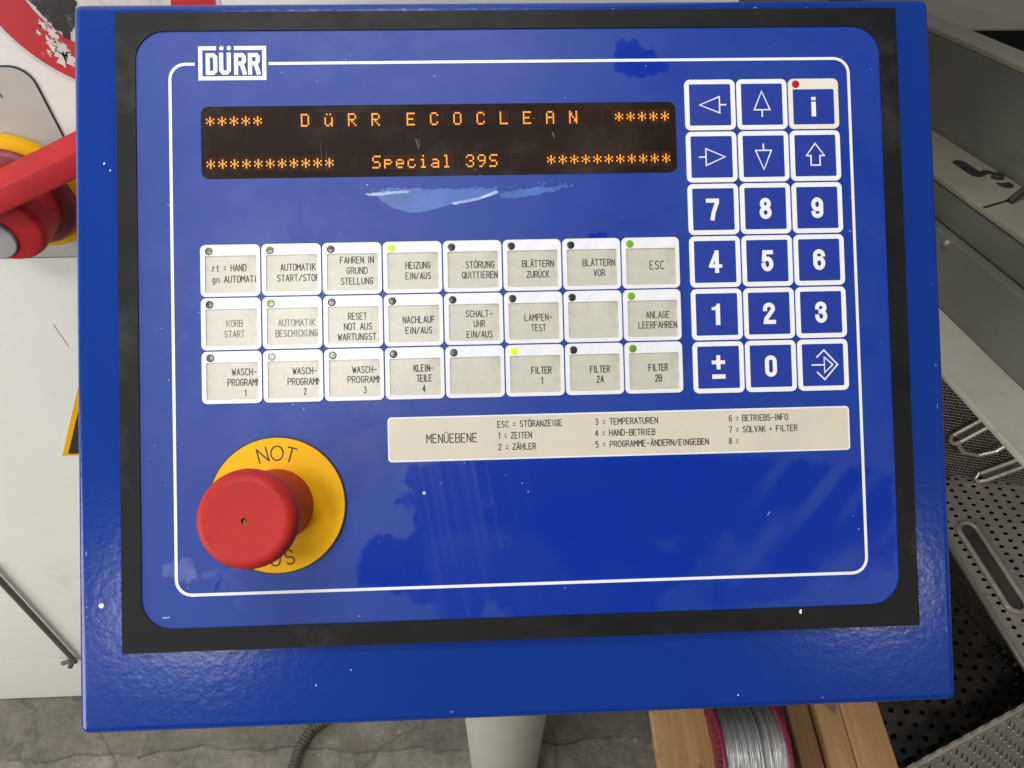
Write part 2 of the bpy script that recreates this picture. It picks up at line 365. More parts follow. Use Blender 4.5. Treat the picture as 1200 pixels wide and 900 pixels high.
# ------------------------------------------------------------------ lettering
def arc(cx, cy, rx, ry, a0, a1, n=8): return [(cx + rx * math.cos(R(a0 + (a1 - a0) * k / n)), cy + ry * math.sin(R(a0 + (a1 - a0) * k / n))) for k in range(n + 1)]
G = {  # plotter letters, 4 wide 6 high
 'A': [[(0, 0), (1.2, 6), (2.4, 6), (3.6, 0)] if 0 else [(0, 0), (1.9, 6), (3.8, 0)], [(.65, 2), (3.15, 2)]],
 'B': [[(0, 0), (0, 6), (2.4, 6)] + arc(2.4, 4.6, 1.3, 1.4, 90, -90, 6)[1:] + [(0, 3.2)], [(2.4, 3.2)] + arc(2.4, 1.6, 1.5, 1.6, 90, -90, 6)[1:] + [(0, 0)]],
 'C': [[(3.6, 5.2)] + arc(2, 4.2, 1.6, 1.8, 60, 180, 5) + arc(2, 1.8, 1.6, 1.8, 180, 300, 5) + [(3.6, .8)]],
 'D': [[(0, 0), (0, 6), (2, 6)] + arc(2, 4.2, 1.7, 1.8, 90, 0, 4) + arc(2, 1.8, 1.7, 1.8, 0, -90, 4) + [(0, 0)]],
 'E': [[(3.4, 6), (0, 6), (0, 0), (3.4, 0)], [(0, 3.1), (2.7, 3.1)]],
 'F': [[(3.4, 6), (0, 6), (0, 0)], [(0, 3.1), (2.7, 3.1)]],
 'G': [[(3.6, 5.2)] + arc(2, 4.2, 1.6, 1.8, 60, 180, 5) + arc(2, 1.8, 1.6, 1.8, 180, 320, 6) + [(3.6, 2.8), (2.2, 2.8)]],
 'H': [[(0, 0), (0, 6)], [(3.6, 0), (3.6, 6)], [(0, 3.1), (3.6, 3.1)]],
 'I': [[(.9, 0), (.9, 6)]],
 'K': [[(0, 0), (0, 6)], [(3.5, 6), (0, 2.6)], [(1.1, 3.6), (3.6, 0)]],
 'L': [[(0, 6), (0, 0), (3.2, 0)]],
 'M': [[(0, 0), (0, 6), (2, 2.6), (4, 6), (4, 0)]],
 'N': [[(0, 0), (0, 6), (3.6, 0), (3.6, 6)]],
 'O': [arc(1.9, 4.1, 1.9, 1.9, 0, 180, 8) + arc(1.9, 1.9, 1.9, 1.9, 180, 360, 8) + [(3.8, 4.1)]],
 'P': [[(0, 0), (0, 6), (2.2, 6)] + arc(2.2, 4.4, 1.5, 1.6, 90, -90, 6)[1:] + [(0, 2.8)]],
 'Q': [arc(1.9, 4.1, 1.9, 1.9, 0, 180, 8) + arc(1.9, 1.9, 1.9, 1.9, 180, 360, 8) + [(3.8, 4.1)], [(2.3, 1.5), (3.9, -.3)]],
 'R': [[(0, 0), (0, 6), (2.2, 6)] + arc(2.2, 4.5, 1.4, 1.5, 90, -90, 6)[1:] + [(0, 3)], [(1.9, 3), (3.6, 0)]],
 'S': [[(3.4, 5.3)] + arc(1.9, 4.5, 1.6, 1.5, 55, 180, 5) + [(.5, 3.7), (3.1, 2.5)] + arc(1.9, 1.5, 1.6, 1.5, 10, -130, 6) + [(.2, .8)]],
 'T': [[(0, 6), (3.6, 6)], [(1.8, 6), (1.8, 0)]],
 'U': [[(0, 6), (0, 1.8)] + arc(1.8, 1.8, 1.8, 1.8, 180, 360, 8) + [(3.6, 6)]],
 'V': [[(0, 6), (1.8, 0), (3.6, 6)]],
 'W': [[(0, 6), (1.1, 0), (2.2, 4.6), (3.3, 0), (4.4, 6)]],
 'X': [[(0, 0), (3.6, 6)], [(0, 6), (3.6, 0)]], 'Y': [[(0, 6), (1.8, 3), (3.6, 6)], [(1.8, 3), (1.8, 0)]],
 'Z': [[(0, 6), (3.6, 6), (0, 0), (3.6, 0)]],
 '1': [[(.5, 4.8), (1.7, 6), (1.7, 0)]],
 '2': [[(.2, 4.8)] + arc(1.8, 4.4, 1.6, 1.6, 160, -20, 7) + [(0, 0), (3.5, 0)]],
 '3': [[(.2, 5.2)] + arc(1.7, 4.6, 1.5, 1.4, 140, -90, 7) + arc(1.7, 1.6, 1.7, 1.6, 90, -140, 8)],
 '4': [[(2.6, 0), (2.6, 6), (0, 1.8), (3.6, 1.8)]],
 '5': [[(3.2, 6), (.5, 6), (.2, 3.4)] + arc(1.7, 1.9, 1.7, 1.9, 110, -140, 8)],
 '6': [[(3.2, 5.6)] + arc(1.9, 3.6, 1.8, 2.4, 70, 180, 5) + arc(1.8, 1.8, 1.7, 1.8, 180, 500, 12)],
 '7': [[(0, 6), (3.6, 6), (1.2, 0)]],
 '8': [arc(1.8, 4.6, 1.4, 1.4, -90, 270, 12), arc(1.8, 1.6, 1.7, 1.6, 90, 450, 12)],
 '-': [[(.4, 2.8), (3.2, 2.8)]], '/': [[(0, 0), (3.4, 6)]], '.': [[(.8, 0), (1.1, .3)]], '=': [[(.5, 1.5), (2.9, 1.5)], [(.5, 3.9), (2.9, 3.9)]],
 '+': [[(.5, 2.6), (2.9, 2.6)], [(1.7, 1.4), (1.7, 3.8)]], ' ': [],
 'r': [[(.6, 0), (.6, 4)], [(.6, 2.8), (1.5, 4), (2.8, 4)]], 't': [[(1.4, 5.6), (1.4, .6), (2, 0), (2.8, 0)], [(.3, 4), (2.7, 4)]],
 'g': [[(3.2, 4), (3.2, -.8), (2.4, -1.6), (.6, -1.6)], arc(1.8, 2, 1.4, 2, 0, 360, 10)], 'n': [[(.3, 0), (.3, 4)], [(.3, 2.8)] + arc(1.7, 2.6, 1.4, 1.4, 150, 0, 5) + [(3.1, 0)]],
}
for u_, b_ in (('Ä', 'A'), ('Ö', 'O'), ('Ü', 'U')): G[u_] = G[b_] + [[(.9, 7.0), (1.1, 7.3)], [(2.6, 7.0), (2.8, 7.3)]]
def glyph_w(c): return {'I': 1.8, '.': 2.0, 'W': 4.4, 'M': 4.0, '1': 2.4, ' ': 2.6}.get(c, 3.7)
def letters(mb, text, x0, x1, ymid, capH, w, z, clip=None, jit=0.0):
    pad = 1.5
    tot = sum(glyph_w(c) + pad for c in text) - pad
    kx = (x1 - x0 - w) / tot; ky = capH / 6.0; x = x0 + w / 2; zz = z
    for c in text:
        dy = random.uniform(-jit, jit)
        for st in G[c]:
            mb.ribbon([(x + px * kx, ymid - capH / 2 + py * ky + dy) for px, py in st], w, zz, 0, False, clip); zz += .002
        x += (glyph_w(c) + pad) * kx

def font_polys(text, bold=0.0):
    cu = bpy.data.curves.new('txt', 'FONT'); cu.body = text; cu.size = 1; cu.offset = bold; cu.resolution_u = 6
    o = bpy.data.objects.new('txt', cu); COL.objects.link(o)
    bpy.context.view_layer.update()
    me = bpy.data.meshes.new_from_object(o.evaluated_get(bpy.context.evaluated_depsgraph_get()))
    V = [(v.co.x, v.co.y) for v in me.vertices]; F = [tuple(p.vertices) for p in me.polygons]
    bpy.data.objects.remove(o); bpy.data.curves.remove(cu); bpy.data.meshes.remove(me)
    return V, F
def font_into(mb, text, x0, x1, y0, y1, z, bold=0.0, mi=0):
    V, F = font_polys(text, bold)
    xs = [v[0] for v in V]; ys = [v[1] for v in V]
    a, b, c, d = min(xs), max(xs), min(ys), max(ys)
    for f in F:
        p = [(x0 + (V[i][0] - a) / (b - a) * (x1 - x0), y0 + (V[i][1] - c) / (d - c) * (y1 - y0), z) for i in f]
        ar = sum(p[i][0] * p[(i + 1) % len(p)][1] - p[(i + 1) % len(p)][0] * p[i][1] for i in range(len(p)))
        mb.face(p if ar > 0 else p[::-1], mi)

# ================================================================== SETTING
mb = MB()
mb.face([(-30, -30, 0), (30, -30, 0), (30, 30, 0), (-30, 30, 0)])
structure('floor', mb.mesh('floor', [M_CONC]))
# darker screed strip along the machine, broken front edge, laid on the floor
mb = MB()
xs = [-3 + 0.02 * i for i in range(301)]
def edge_y(x):
    return .160 - .017 * (x + .9) + .006 * math.sin(x * 9.1) + .004 * math.sin(x * 31 + 1) + .003 * math.sin(x * 77 + 2) + random.uniform(-.002, .002)
ed = [(x, edge_y(x)) for x in xs]
for (xa, ya), (xb, yb) in zip(ed[:-1], ed[1:]):
    mb.face([(xa, ya, .007), (xb, yb, .007), (xb, 1.5, .007), (xa, 1.5, .007)])
    mb.face([(xa, ya - .003, 0), (xb, yb - .003, 0), (xb, yb, .007), (xa, ya, .007)])
structure('floor_screed', mb.mesh('floor_screed', [M_CONCD], weld=1e-6))

# ================================================================== CONTROL CONSOLE
con = thing('control_console', 'blue operator console on a grey post, with amber display, membrane keys and red mushroom button', 'control panel', (0, .09, 0))
XB0, XB1, YB0, YB1 = -168.8, 170.9, -121.2, 150.2
# housing
mb = MB(); mb.box(-189.9, 189.9, -156.6, 157.6, -130, -5)
hs = bevel(link('housing', mb.mesh('housing', [M_BLUE], .001, weld=1e-6), con, at(0, 0)), .0038, 4)
# chipped paint on the housing
for (x, y, z, s, a, par) in ((-179.6, -102.2, -4.99, 1.3, .4, con), (118.8, -113.6, .04, 1.2, 1.5, con), (-176.5, 87, -4.99, .55, .8, con), (-174, 84, -4.99, .4, .2, con), (-170.9, 104, -4.99, .35, .2, con), (-90, -139, -4.99, .35, .2, con), (-75, -133, -4.99, .3, .2, con), (92, -150, -4.99, .4, .2, con)):
    mb = MB(); n = 9
    pts = [(x + s * (1.0 if k % 2 else .75) * random.uniform(.7, 1.1) * math.cos(2 * math.pi * k / n) * (.6 if a > 1 else 1), y + s * random.uniform(.7, 1.1) * math.sin(2 * math.pi * k / n)) for k in range(n)]
    mb.face([(px, py, z) for px, py in pts]); link('paint_chip', mb.mesh('paint_chip', [M_CHIP], .001), con, at(0, 0))
# small chips and edge glints painted as pale specks along the folded edges
rc_ = random.Random(11)
for _ in range(13):
    e_ = rc_.choice('rrrtlb'); u_ = rc_.uniform(-150, 150); n = 7; z_ = -4.985
    x, y = {'r': (188.6, u_), 'l': (-188.6, u_ * .9), 't': (u_, 156.2), 'b': (u_, -155.4)}[e_]
    if e_ in 'rl': y *= .95
    a_, b_ = (rc_.uniform(.25, .5), rc_.uniform(.4, 1.6)) if e_ in 'rl' else (rc_.uniform(.4, 1.6), rc_.uniform(.25, .45))
    x -= {'r': 2.9, 'l': -2.9}.get(e_, 0); y -= {'t': 2.9, 'b': -2.9}.get(e_, 0)
    mb = MB(); mb.face([(x + a_ * rc_.uniform(.4, 1.1) * math.cos(2 * math.pi * k / n), y + b_ * rc_.uniform(.4, 1.1) * math.sin(2 * math.pi * k / n), z_) for k in range(n)])
    link('paint_chip', mb.mesh('paint_chip', [mat('rubbed_primer', (.14, .19, .40), .5)], .001), con, at(0, 0))
# bezel
o_ = rrect(XB0, XB1, YB0, YB1, .5, 8); i_ = rrect(-160.6, 162.9, -111.7, 142.2, 12.5, 8)
mb = MB(); mb.ring(o_, i_, -5, 0, 0, -1.6)
link('bezel', mb.mesh('bezel', [M_RUBBER], .001, weld=1e-6), con, at(0, 0))
# foil with its film of dust, the wiped patches, and haze and reflections painted in
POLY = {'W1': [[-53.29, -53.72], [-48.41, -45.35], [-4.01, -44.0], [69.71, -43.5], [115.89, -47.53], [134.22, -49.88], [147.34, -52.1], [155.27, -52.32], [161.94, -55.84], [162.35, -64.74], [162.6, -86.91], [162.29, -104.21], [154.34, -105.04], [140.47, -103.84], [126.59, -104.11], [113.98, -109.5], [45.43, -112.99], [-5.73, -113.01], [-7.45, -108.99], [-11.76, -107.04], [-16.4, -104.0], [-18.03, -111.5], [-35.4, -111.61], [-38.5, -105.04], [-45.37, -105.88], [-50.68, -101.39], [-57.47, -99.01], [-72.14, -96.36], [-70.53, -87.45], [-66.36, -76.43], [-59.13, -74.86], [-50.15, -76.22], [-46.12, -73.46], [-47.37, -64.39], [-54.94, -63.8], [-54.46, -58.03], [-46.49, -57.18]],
 'W2': [[46.07, 136.73], [55.1, 137.41], [58.01, 133.98], [63.95, 131.66], [64.61, 128.63], [69.06, 126.32], [68.19, 122.55], [56.83, 120.02], [46.39, 122.01], [44.63, 125.79]],
 'W3': [[30.97, 51.83], [35.45, 52.87], [39.87, 51.31], [39.06, 49.09], [31.64, 49.22]],
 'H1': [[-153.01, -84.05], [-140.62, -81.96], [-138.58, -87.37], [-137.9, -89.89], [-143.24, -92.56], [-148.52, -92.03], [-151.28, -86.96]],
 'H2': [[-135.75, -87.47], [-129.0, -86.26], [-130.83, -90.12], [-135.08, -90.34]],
 'D1': [[-130.16, -92.64], [-127.4, -91.0], [-129.0, -96.5], [-131.4, -98.18]],
 'D2': [[-140.23, -105.11], [-138.45, -104.1], [-139.18, -105.85]],
 'L1': [[-41.11, -76.14], [-19.31, -73.92], [4.31, -76.47], [16.76, -89.56], [27.44, -98.78], [-41.6, -98.46]]}
def vnoise(x, y, scale, seed):
    g = np.random.default_rng(seed).random((64, 64))
    x = x / scale; y = y / scale; xi = np.floor(x).astype(int); yi = np.floor(y).astype(int); fx = x - xi; fy = y - yi
    fx = fx * fx * (3 - 2 * fx); fy = fy * fy * (3 - 2 * fy)
    a = g[xi % 64, yi % 64]; b = g[(xi + 1) % 64, yi % 64]; c = g[xi % 64, (yi + 1) % 64]; d = g[(xi + 1) % 64, (yi + 1) % 64]
    return (a * (1 - fx) + b * fx) * (1 - fy) + (c * (1 - fx) + d * fx) * fy
def sdist(px, py, poly):
    inside = np.zeros(px.shape, bool); dist = np.full(px.shape, 1e9); n = len(poly)
    for i in range(n):
        ax, ay = poly[i]; bx, by = poly[(i + 1) % n]
        c = ((ay > py) != (by > py)) & (px < (bx - ax) * (py - ay) / ((by - ay) if by != ay else 1e-9) + ax); inside ^= c
        ex, ey = bx - ax, by - ay; t = np.clip(((px - ax) * ex + (py - ay) * ey) / (ex * ex + ey * ey + 1e-12), 0, 1)
        dist = np.minimum(dist, np.hypot(px - ax - t * ex, py - ay - t * ey))
    return np.where(inside, dist, -dist)
def inside_mask(px, py, poly, soft=.5, rough=1.2, seed=1):
    jx = (vnoise(px, py, 3.1, seed) - .5) * rough * 2 + (vnoise(px, py, 1.3, seed + 1) - .5) * rough
    jy = (vnoise(px, py, 2.7, seed + 2) - .5) * rough * 2 + (vnoise(px, py, 1.1, seed + 3) - .5) * rough
    return np.clip(sdist(px + jx, py + jy, poly) / soft * .5 + .5, 0, 1)
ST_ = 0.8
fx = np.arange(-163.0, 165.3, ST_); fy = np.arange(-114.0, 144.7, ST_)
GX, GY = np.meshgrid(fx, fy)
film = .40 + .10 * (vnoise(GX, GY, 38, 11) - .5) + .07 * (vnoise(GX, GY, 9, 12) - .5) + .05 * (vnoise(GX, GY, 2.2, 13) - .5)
film = film + .06 * np.clip((-GX - 20) / 120, 0, 1)  # lamp haze toward the left painted into the film value
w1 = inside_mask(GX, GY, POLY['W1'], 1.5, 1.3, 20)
streak_gloss = .03 + .05 * vnoise(GX, GY, 26, 30)
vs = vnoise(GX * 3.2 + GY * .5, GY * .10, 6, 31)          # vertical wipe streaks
streak_gloss += .16 * np.clip(vs - .62, 0, 1) * 2.4 * np.clip(1 - np.abs(GX + 20) / 45, 0, 1)
ds = vnoise((GX * .77 - GY * .64) * 1.0, (GX * .64 + GY * .77) * .16, 7, 32)      # slanting smears near the right edge, strengthened to suggest gloss reflections
streak_gloss += .42 * np.clip(ds - .48, 0, 1) * 2.0 * np.clip((GX - 84) / 25, 0, 1)
streak_gloss += .16 * np.clip((vnoise(GX + 5 * vnoise(GX, GY, 4, 36), GY + 5 * vnoise(GX, GY, 5, 37), 13, 33) - .5) * 5, 0, 1) * np.clip((GX - 10) / 40, 0, 1) * np.clip((-84 - GY + 8 * vnoise(GX, GY, 11, 34)) / 3, 0, 1)  # soft mottled reflections painted into the film at lower right
streak_gloss += .10 * np.clip((-95 - GY) / 6, 0, 1)
streak_gloss += .08 * inside_mask(GX, GY, POLY['L1'], 3, 2, 40)  # lighter reflection area painted in as extra film
film = film * (1 - w1) + streak_gloss * w1
for k, v, s in (('W2', .04, .5), ('W3', .05, .5), ('D1', .1, .5), ('D2', .03, .4)):
    m_ = inside_mask(GX, GY, POLY[k], s, .8, 50); film = film * (1 - m_) + v * m_
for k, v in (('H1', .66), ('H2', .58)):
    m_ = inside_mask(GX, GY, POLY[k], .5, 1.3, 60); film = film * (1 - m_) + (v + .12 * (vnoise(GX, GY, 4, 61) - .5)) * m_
for (bx, by, br) in ((55, -14, 0), (14.5, 138, 14), (36, 138, 10)):
    if br: film += .12 * np.exp(-((GX - bx) / br) ** 2 - ((GY - by) / 4) ** 2) * vnoise(GX, GY, 3, 70)
for (cx, cy, r) in ((-7.6, -80.2, 2.2), (-15, -62.5, 1.8)):   # two ring marks
    film += .20 * np.exp(-((np.hypot(GX - cx, GY - cy) - r) / .5) ** 2) * vnoise(GX, GY, 1.6, 71)
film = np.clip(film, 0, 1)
ny, nx = GX.shape
me = bpy.data.meshes.new('front_foil')
V = np.stack([GX.ravel() / 1000, GY.ravel() / 1000, np.full(GX.size, -.0006)], 1)
idx = np.arange(ny * nx).reshape(ny, nx)
F = np.stack([idx[:-1, :-1].ravel(), idx[:-1, 1:].ravel(), idx[1:, 1:].ravel(), idx[1:, :-1].ravel()], 1)
me.vertices.add(len(V)); me.vertices.foreach_set('co', V.ravel().astype(np.float32))
me.loops.add(F.size); me.loops.foreach_set('vertex_index', F.ravel().astype(np.int32))
me.polygons.add(len(F)); me.polygons.foreach_set('loop_start', (np.arange(len(F)) * 4).astype(np.int32))
me.update(calc_edges=True)
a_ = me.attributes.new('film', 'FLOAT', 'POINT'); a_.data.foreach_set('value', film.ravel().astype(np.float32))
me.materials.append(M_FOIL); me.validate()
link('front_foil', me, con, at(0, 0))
# printed frame line
mb = MB()
r_ = rrect(-146.3, 148.8, -97.9, 127.9, 6.5, 6)
k0 = 7                                          # start behind the top-left gap
path = [(-103.9, 127.9)] + r_[0:7][::-1] + r_[21:28][::-1] + r_[14:21][::-1] + r_[7:14][::-1] + [(-136.2, 127.9)]
mb.ribbon(path, 1.25, -.5)
link('frame_line', mb.mesh('frame_line', [M_WHITE], .001), con, at(0, 0))
# maker's plate
mb = MB(); lx0, lx1, ly0, ly1 = -134.2, -105.4, 120.8, 135.6; w = 1.7
mb.box(lx0, lx0 + w, ly0, ly1, -.6, -.48); mb.box(lx1 - w, lx1, ly0, ly1, -.6, -.48); mb.box(lx0 + w, lx1 - w, ly0, ly0 + w, -.6, -.48)
mb.box(lx0 + w, -126.6, ly1 - w, ly1, -.6, -.48); mb.box(-119.0, lx1 - w, ly1 - w, ly1, -.6, -.48)
for dx in (-124.35, -121.2): mb.prism(circle(dx, 134.75, .95, 14), -.6, -.48)
bs = 1.75                                      # heavy condensed letters
def heavy(px, x, w_, y0, h): return [(x + a * w_, y0 + b * h) for a, b in px]
ty0, th_ = 124.0, 8.5
mb.ribbon([(-130.2, ty0), (-130.2, ty0 + th_ - .8), (-127.9, ty0 + th_ - .8), (-127.0, ty0 + th_ - 1.7), (-127.0, ty0 + .9), (-127.9, ty0), (-130.2, ty0)], bs, -.47)
mb.ribbon([(-124.5, ty0 + th_ - .3), (-124.5, ty0 + 1.2), (-123.7, ty0 + .1), (-122.1, ty0 + .1), (-121.3, ty0 + 1.2), (-121.3, ty0 + th_ - .3)], bs, -.47)
for x in (-118.2, -112.3):
    mb.ribbon([(x, ty0 - .3), (x, ty0 + th_ - .8), (x + 2.6, ty0 + th_ - .8), (x + 3.3, ty0 + th_ - 1.6), (x + 3.3, ty0 + 5.0), (x + 2.5, ty0 + 4.0), (x + .9, ty0 + 4.0)], bs, -.47)
    mb.ribbon([(x + 2.3, ty0 + 4.0), (x + 3.6, ty0 - .3)], bs, -.46)
link('maker_emblem', mb.mesh('maker_emblem', [M_WHITE], .001), con, at(0, 0))

# display
dsp_M = at(-31.1, 93.8)
mb = MB(); mb.prism(rrect(-102.4, 102.4, -15.6, 15.6, 3.2, 5), -.58, -.45)
dsp = link('display', mb.mesh('display', [M_SCREEN], .001), con, dsp_M)
DOT = {'*': ['00000', '10101', '01110', '11111', '01110', '10101', '00000'] if 0 else ['00100', '10101', '01110', '10101', '00100', '00000', '00000'],
 'D': ['11110', '10001', '10001', '10001', '10001', '10001', '11110'], 'R': ['11110', '10001', '10001', '11110', '10100', '10010', '10001'],
 'E': ['11111', '10000', '10000', '11110', '10000', '10000', '11111'], 'C': ['01110', '10001', '10000', '10000', '10000', '10001', '01110'],
 'O': ['01110', '10001', '10001', '10001', '10001', '10001', '01110'], 'L': ['10000'] * 6 + ['11111'], 'A': ['01110', '10001', '10001', '11111', '10001', '10001', '10001'],
 'N': ['10001', '11001', '11001', '10101', '10011', '10011', '10001'], 'ü': ['01010', '00000', '10001', '10001', '10001', '10011', '01101'],
 'S': ['01111', '10000', '10000', '01110', '00001', '00001', '11110'], 'p': ['00000', '00000', '11110', '10001', '11110', '10000', '10000'],
 'e': ['00000', '00000', '01110', '10001', '11111', '10000', '01110'], 'c': ['00000', '00000', '01110', '10000', '10000', '10001', '01110'],
 'i': ['00100', '00000', '01100', '00100', '00100', '00100', '01110'], 'a': ['00000', '00000', '01110', '00001', '01111', '10001', '01111'],
 'l': ['01100', '00100', '00100', '00100', '00100', '00100', '01110'], '3': ['11111', '00010', '00100', '00010', '00001', '10001', '01110'] if 0 else ['01110', '10001', '00001', '00110', '00001', '10001', '01110'],
 '9': ['01110', '10001', '10001', '01111', '00001', '00010', '01100']}
DOT['*'] = ['00000', '00100', '10101', '01110', '01110', '10101', '00100']
DOT['*'] = ['00000', '00100', '10101', '01110', '10101', '00100', '00000']
rowA = list(' ' * 40); rowB = list(' ' * 40)
for i in (0, 1, 2, 3, 4, 35, 36, 37, 38, 39): rowA[i] = '*'
for i, c in ((8, 'D'), (10, 'ü'), (12, 'R'), (14, 'R'), (17, 'E'), (19, 'C'), (21, 'O'), (23, 'C'), (25, 'L'), (27, 'E'), (29, 'A'), (31, 'N')): rowA[i] = c
for i in list(range(11)) + list(range(29, 40)): rowB[i] = '*'
for i, c in enumerate('Special 395' if 0 else 'Special 39S'): rowB[14 + i] = c
for row, yc in ((rowA, 9.25), (rowB, -9.3)):
    me_c = MB(); runs = []; blank = 9
    for i, c in enumerate(row):
        xc = -98.45 + i * (196.1 / 39)
        me_c.face([(xc - 2.05, yc - 3.1, -.445), (xc + 2.05, yc - 3.1, -.445), (xc + 2.05, yc + 3.1, -.445), (xc - 2.05, yc + 3.1, -.445)], 1 if c != ' ' else 0)
        if c == ' ': blank += 1; continue
        if blank > 2: runs.append(MB())
        blank = 0; me_d = runs[-1]
        for r, line in enumerate(DOT[c]):
            for q, b in enumerate(line):
                if b == '1':
                    x = xc - 1.44 + q * .72; y = yc + 2.43 - r * .81; a, h = .27, .31
                    me_d.face([(x - a, y - h, -.43), (x + a, y - h, -.43), (x + a, y + h, -.43), (x - a, y + h, -.43)])
    link('character_cells', me_c.mesh('character_cells', [M_CELL, M_HALO], .001), dsp, dsp_M)
    for me_d in runs: link('lit_text', me_d.mesh('lit_text', [M_DOT], .001), dsp, dsp_M)
# scratches on the display glass
M_SCR = mat('scratch_grey', (.10, .095, .09), .6)
for (x, y, dx, dy, w) in ((-52, 0, .8, -12, .10), (-49.5, -2, .3, -11, .08), (-11, .5, 1.2, -4.2, .4), (-9.8, .8, .6, -3.2, .2), (48.2, 2.8, .7, -2.4, .45), (14, -13.3, .5, .1, .4), (40, 9.0, .5, -.2, .4)):
    mb = MB(); mb.ribbon([(x, y), (x + dx * .5 + .1, y + dy * .5), (x + dx, y + dy)], w, -.42)
    link('scratch', mb.mesh('scratch', [M_SCR], .001), dsp, dsp_M)

# torn protective film under the display
FL = {'F1': [[-60.54, 71.11], [-54.29, 73.23], [-30.53, 72.13], [-7.33, 72.9], [-8.5, 70.31], [-15.94, 67.46], [-27.0, 65.78], [-38.06, 62.99], [-42, 62.3], [-46.12, 62.39], [-52.64, 64.71], [-58.04, 68.11]],
 'F2': [[-7.03, 70.29], [6.32, 72.32], [25.62, 73.15], [19.26, 71.38], [8.08, 68.94], [0.66, 67.94], [-5.61, 68.04]],
 'E1': [[-64.19, 70.79], [-50.67, 71.9], [-45, 71.8], [-46, 71.0], [-51.06, 70.78], [-57, 69.9], [-62.74, 70.03]], 'E2': [[-27.2, 66.4], [-15.91, 68.57], [-7.37, 71.41], [-7.2, 70.2], [-15.2, 67.45], [-26.27, 65.38]]}
def ragged(poly, amp, step=1.4, seed=3):
    rr = random.Random(seed); out = []
    for i in range(len(poly)):
        a, b = Vector(poly[i]), Vector(poly[(i + 1) % len(poly)]); n = max(1, int((b - a).length / step))
        for k in range(n):
            p = a.lerp(b, k / n); up = amp * (2.2 if (p.y > 70.5 and amp < .3) else 1); out.append((p.x + rr.uniform(-up, up), p.y + rr.uniform(-up, up)))
    return out
tf = MB()
for k, mi, z, am in (('F1', 0, -.5, .22), ('F2', 0, -.49, .25), ('E1', 1, -.42, .12), ('E2', 1, -.40, .12)): tf.prism(ragged(FL[k], am, 1.1), -.59, z, mi)
for _ in range(46):
    x = random.uniform(-66, 28); y = 72.8 + random.gauss(0, .7) + (.5 if x > 0 else 0); s = random.uniform(.15, .6); tf.prism(circle(x, y, s, 6), -.59, -.52, 0)
link('torn_film', tf.mesh('torn_film', [M_FLAKE, M_FLAKEE], .001), con, at(0, 0))
# small specks of dirt on the foil
mb = MB()
for _ in range(70):
    x = random.uniform(-158, 160); y = random.uniform(-110, 140); s = random.uniform(.1, .28); mb.face([(p[0], p[1], -.56) for p in circle(x, y, s, 6)])
mb.face([(p[0], p[1], -.55) for p in circle(-41.8, -58.0, .75, 8)]); mb.ribbon([(-152, -107), (-149.5, -106.9)], .45, -.55)
mb.ribbon([(106, -72), (107, -70.4)], .22, -.55)
sp_ = link('specks', mb.mesh('specks', [mat('speck_pale', (.45, .5, .68), .6)], .001), con, at(0, 0)); sp_['kind'] = 'stuff'

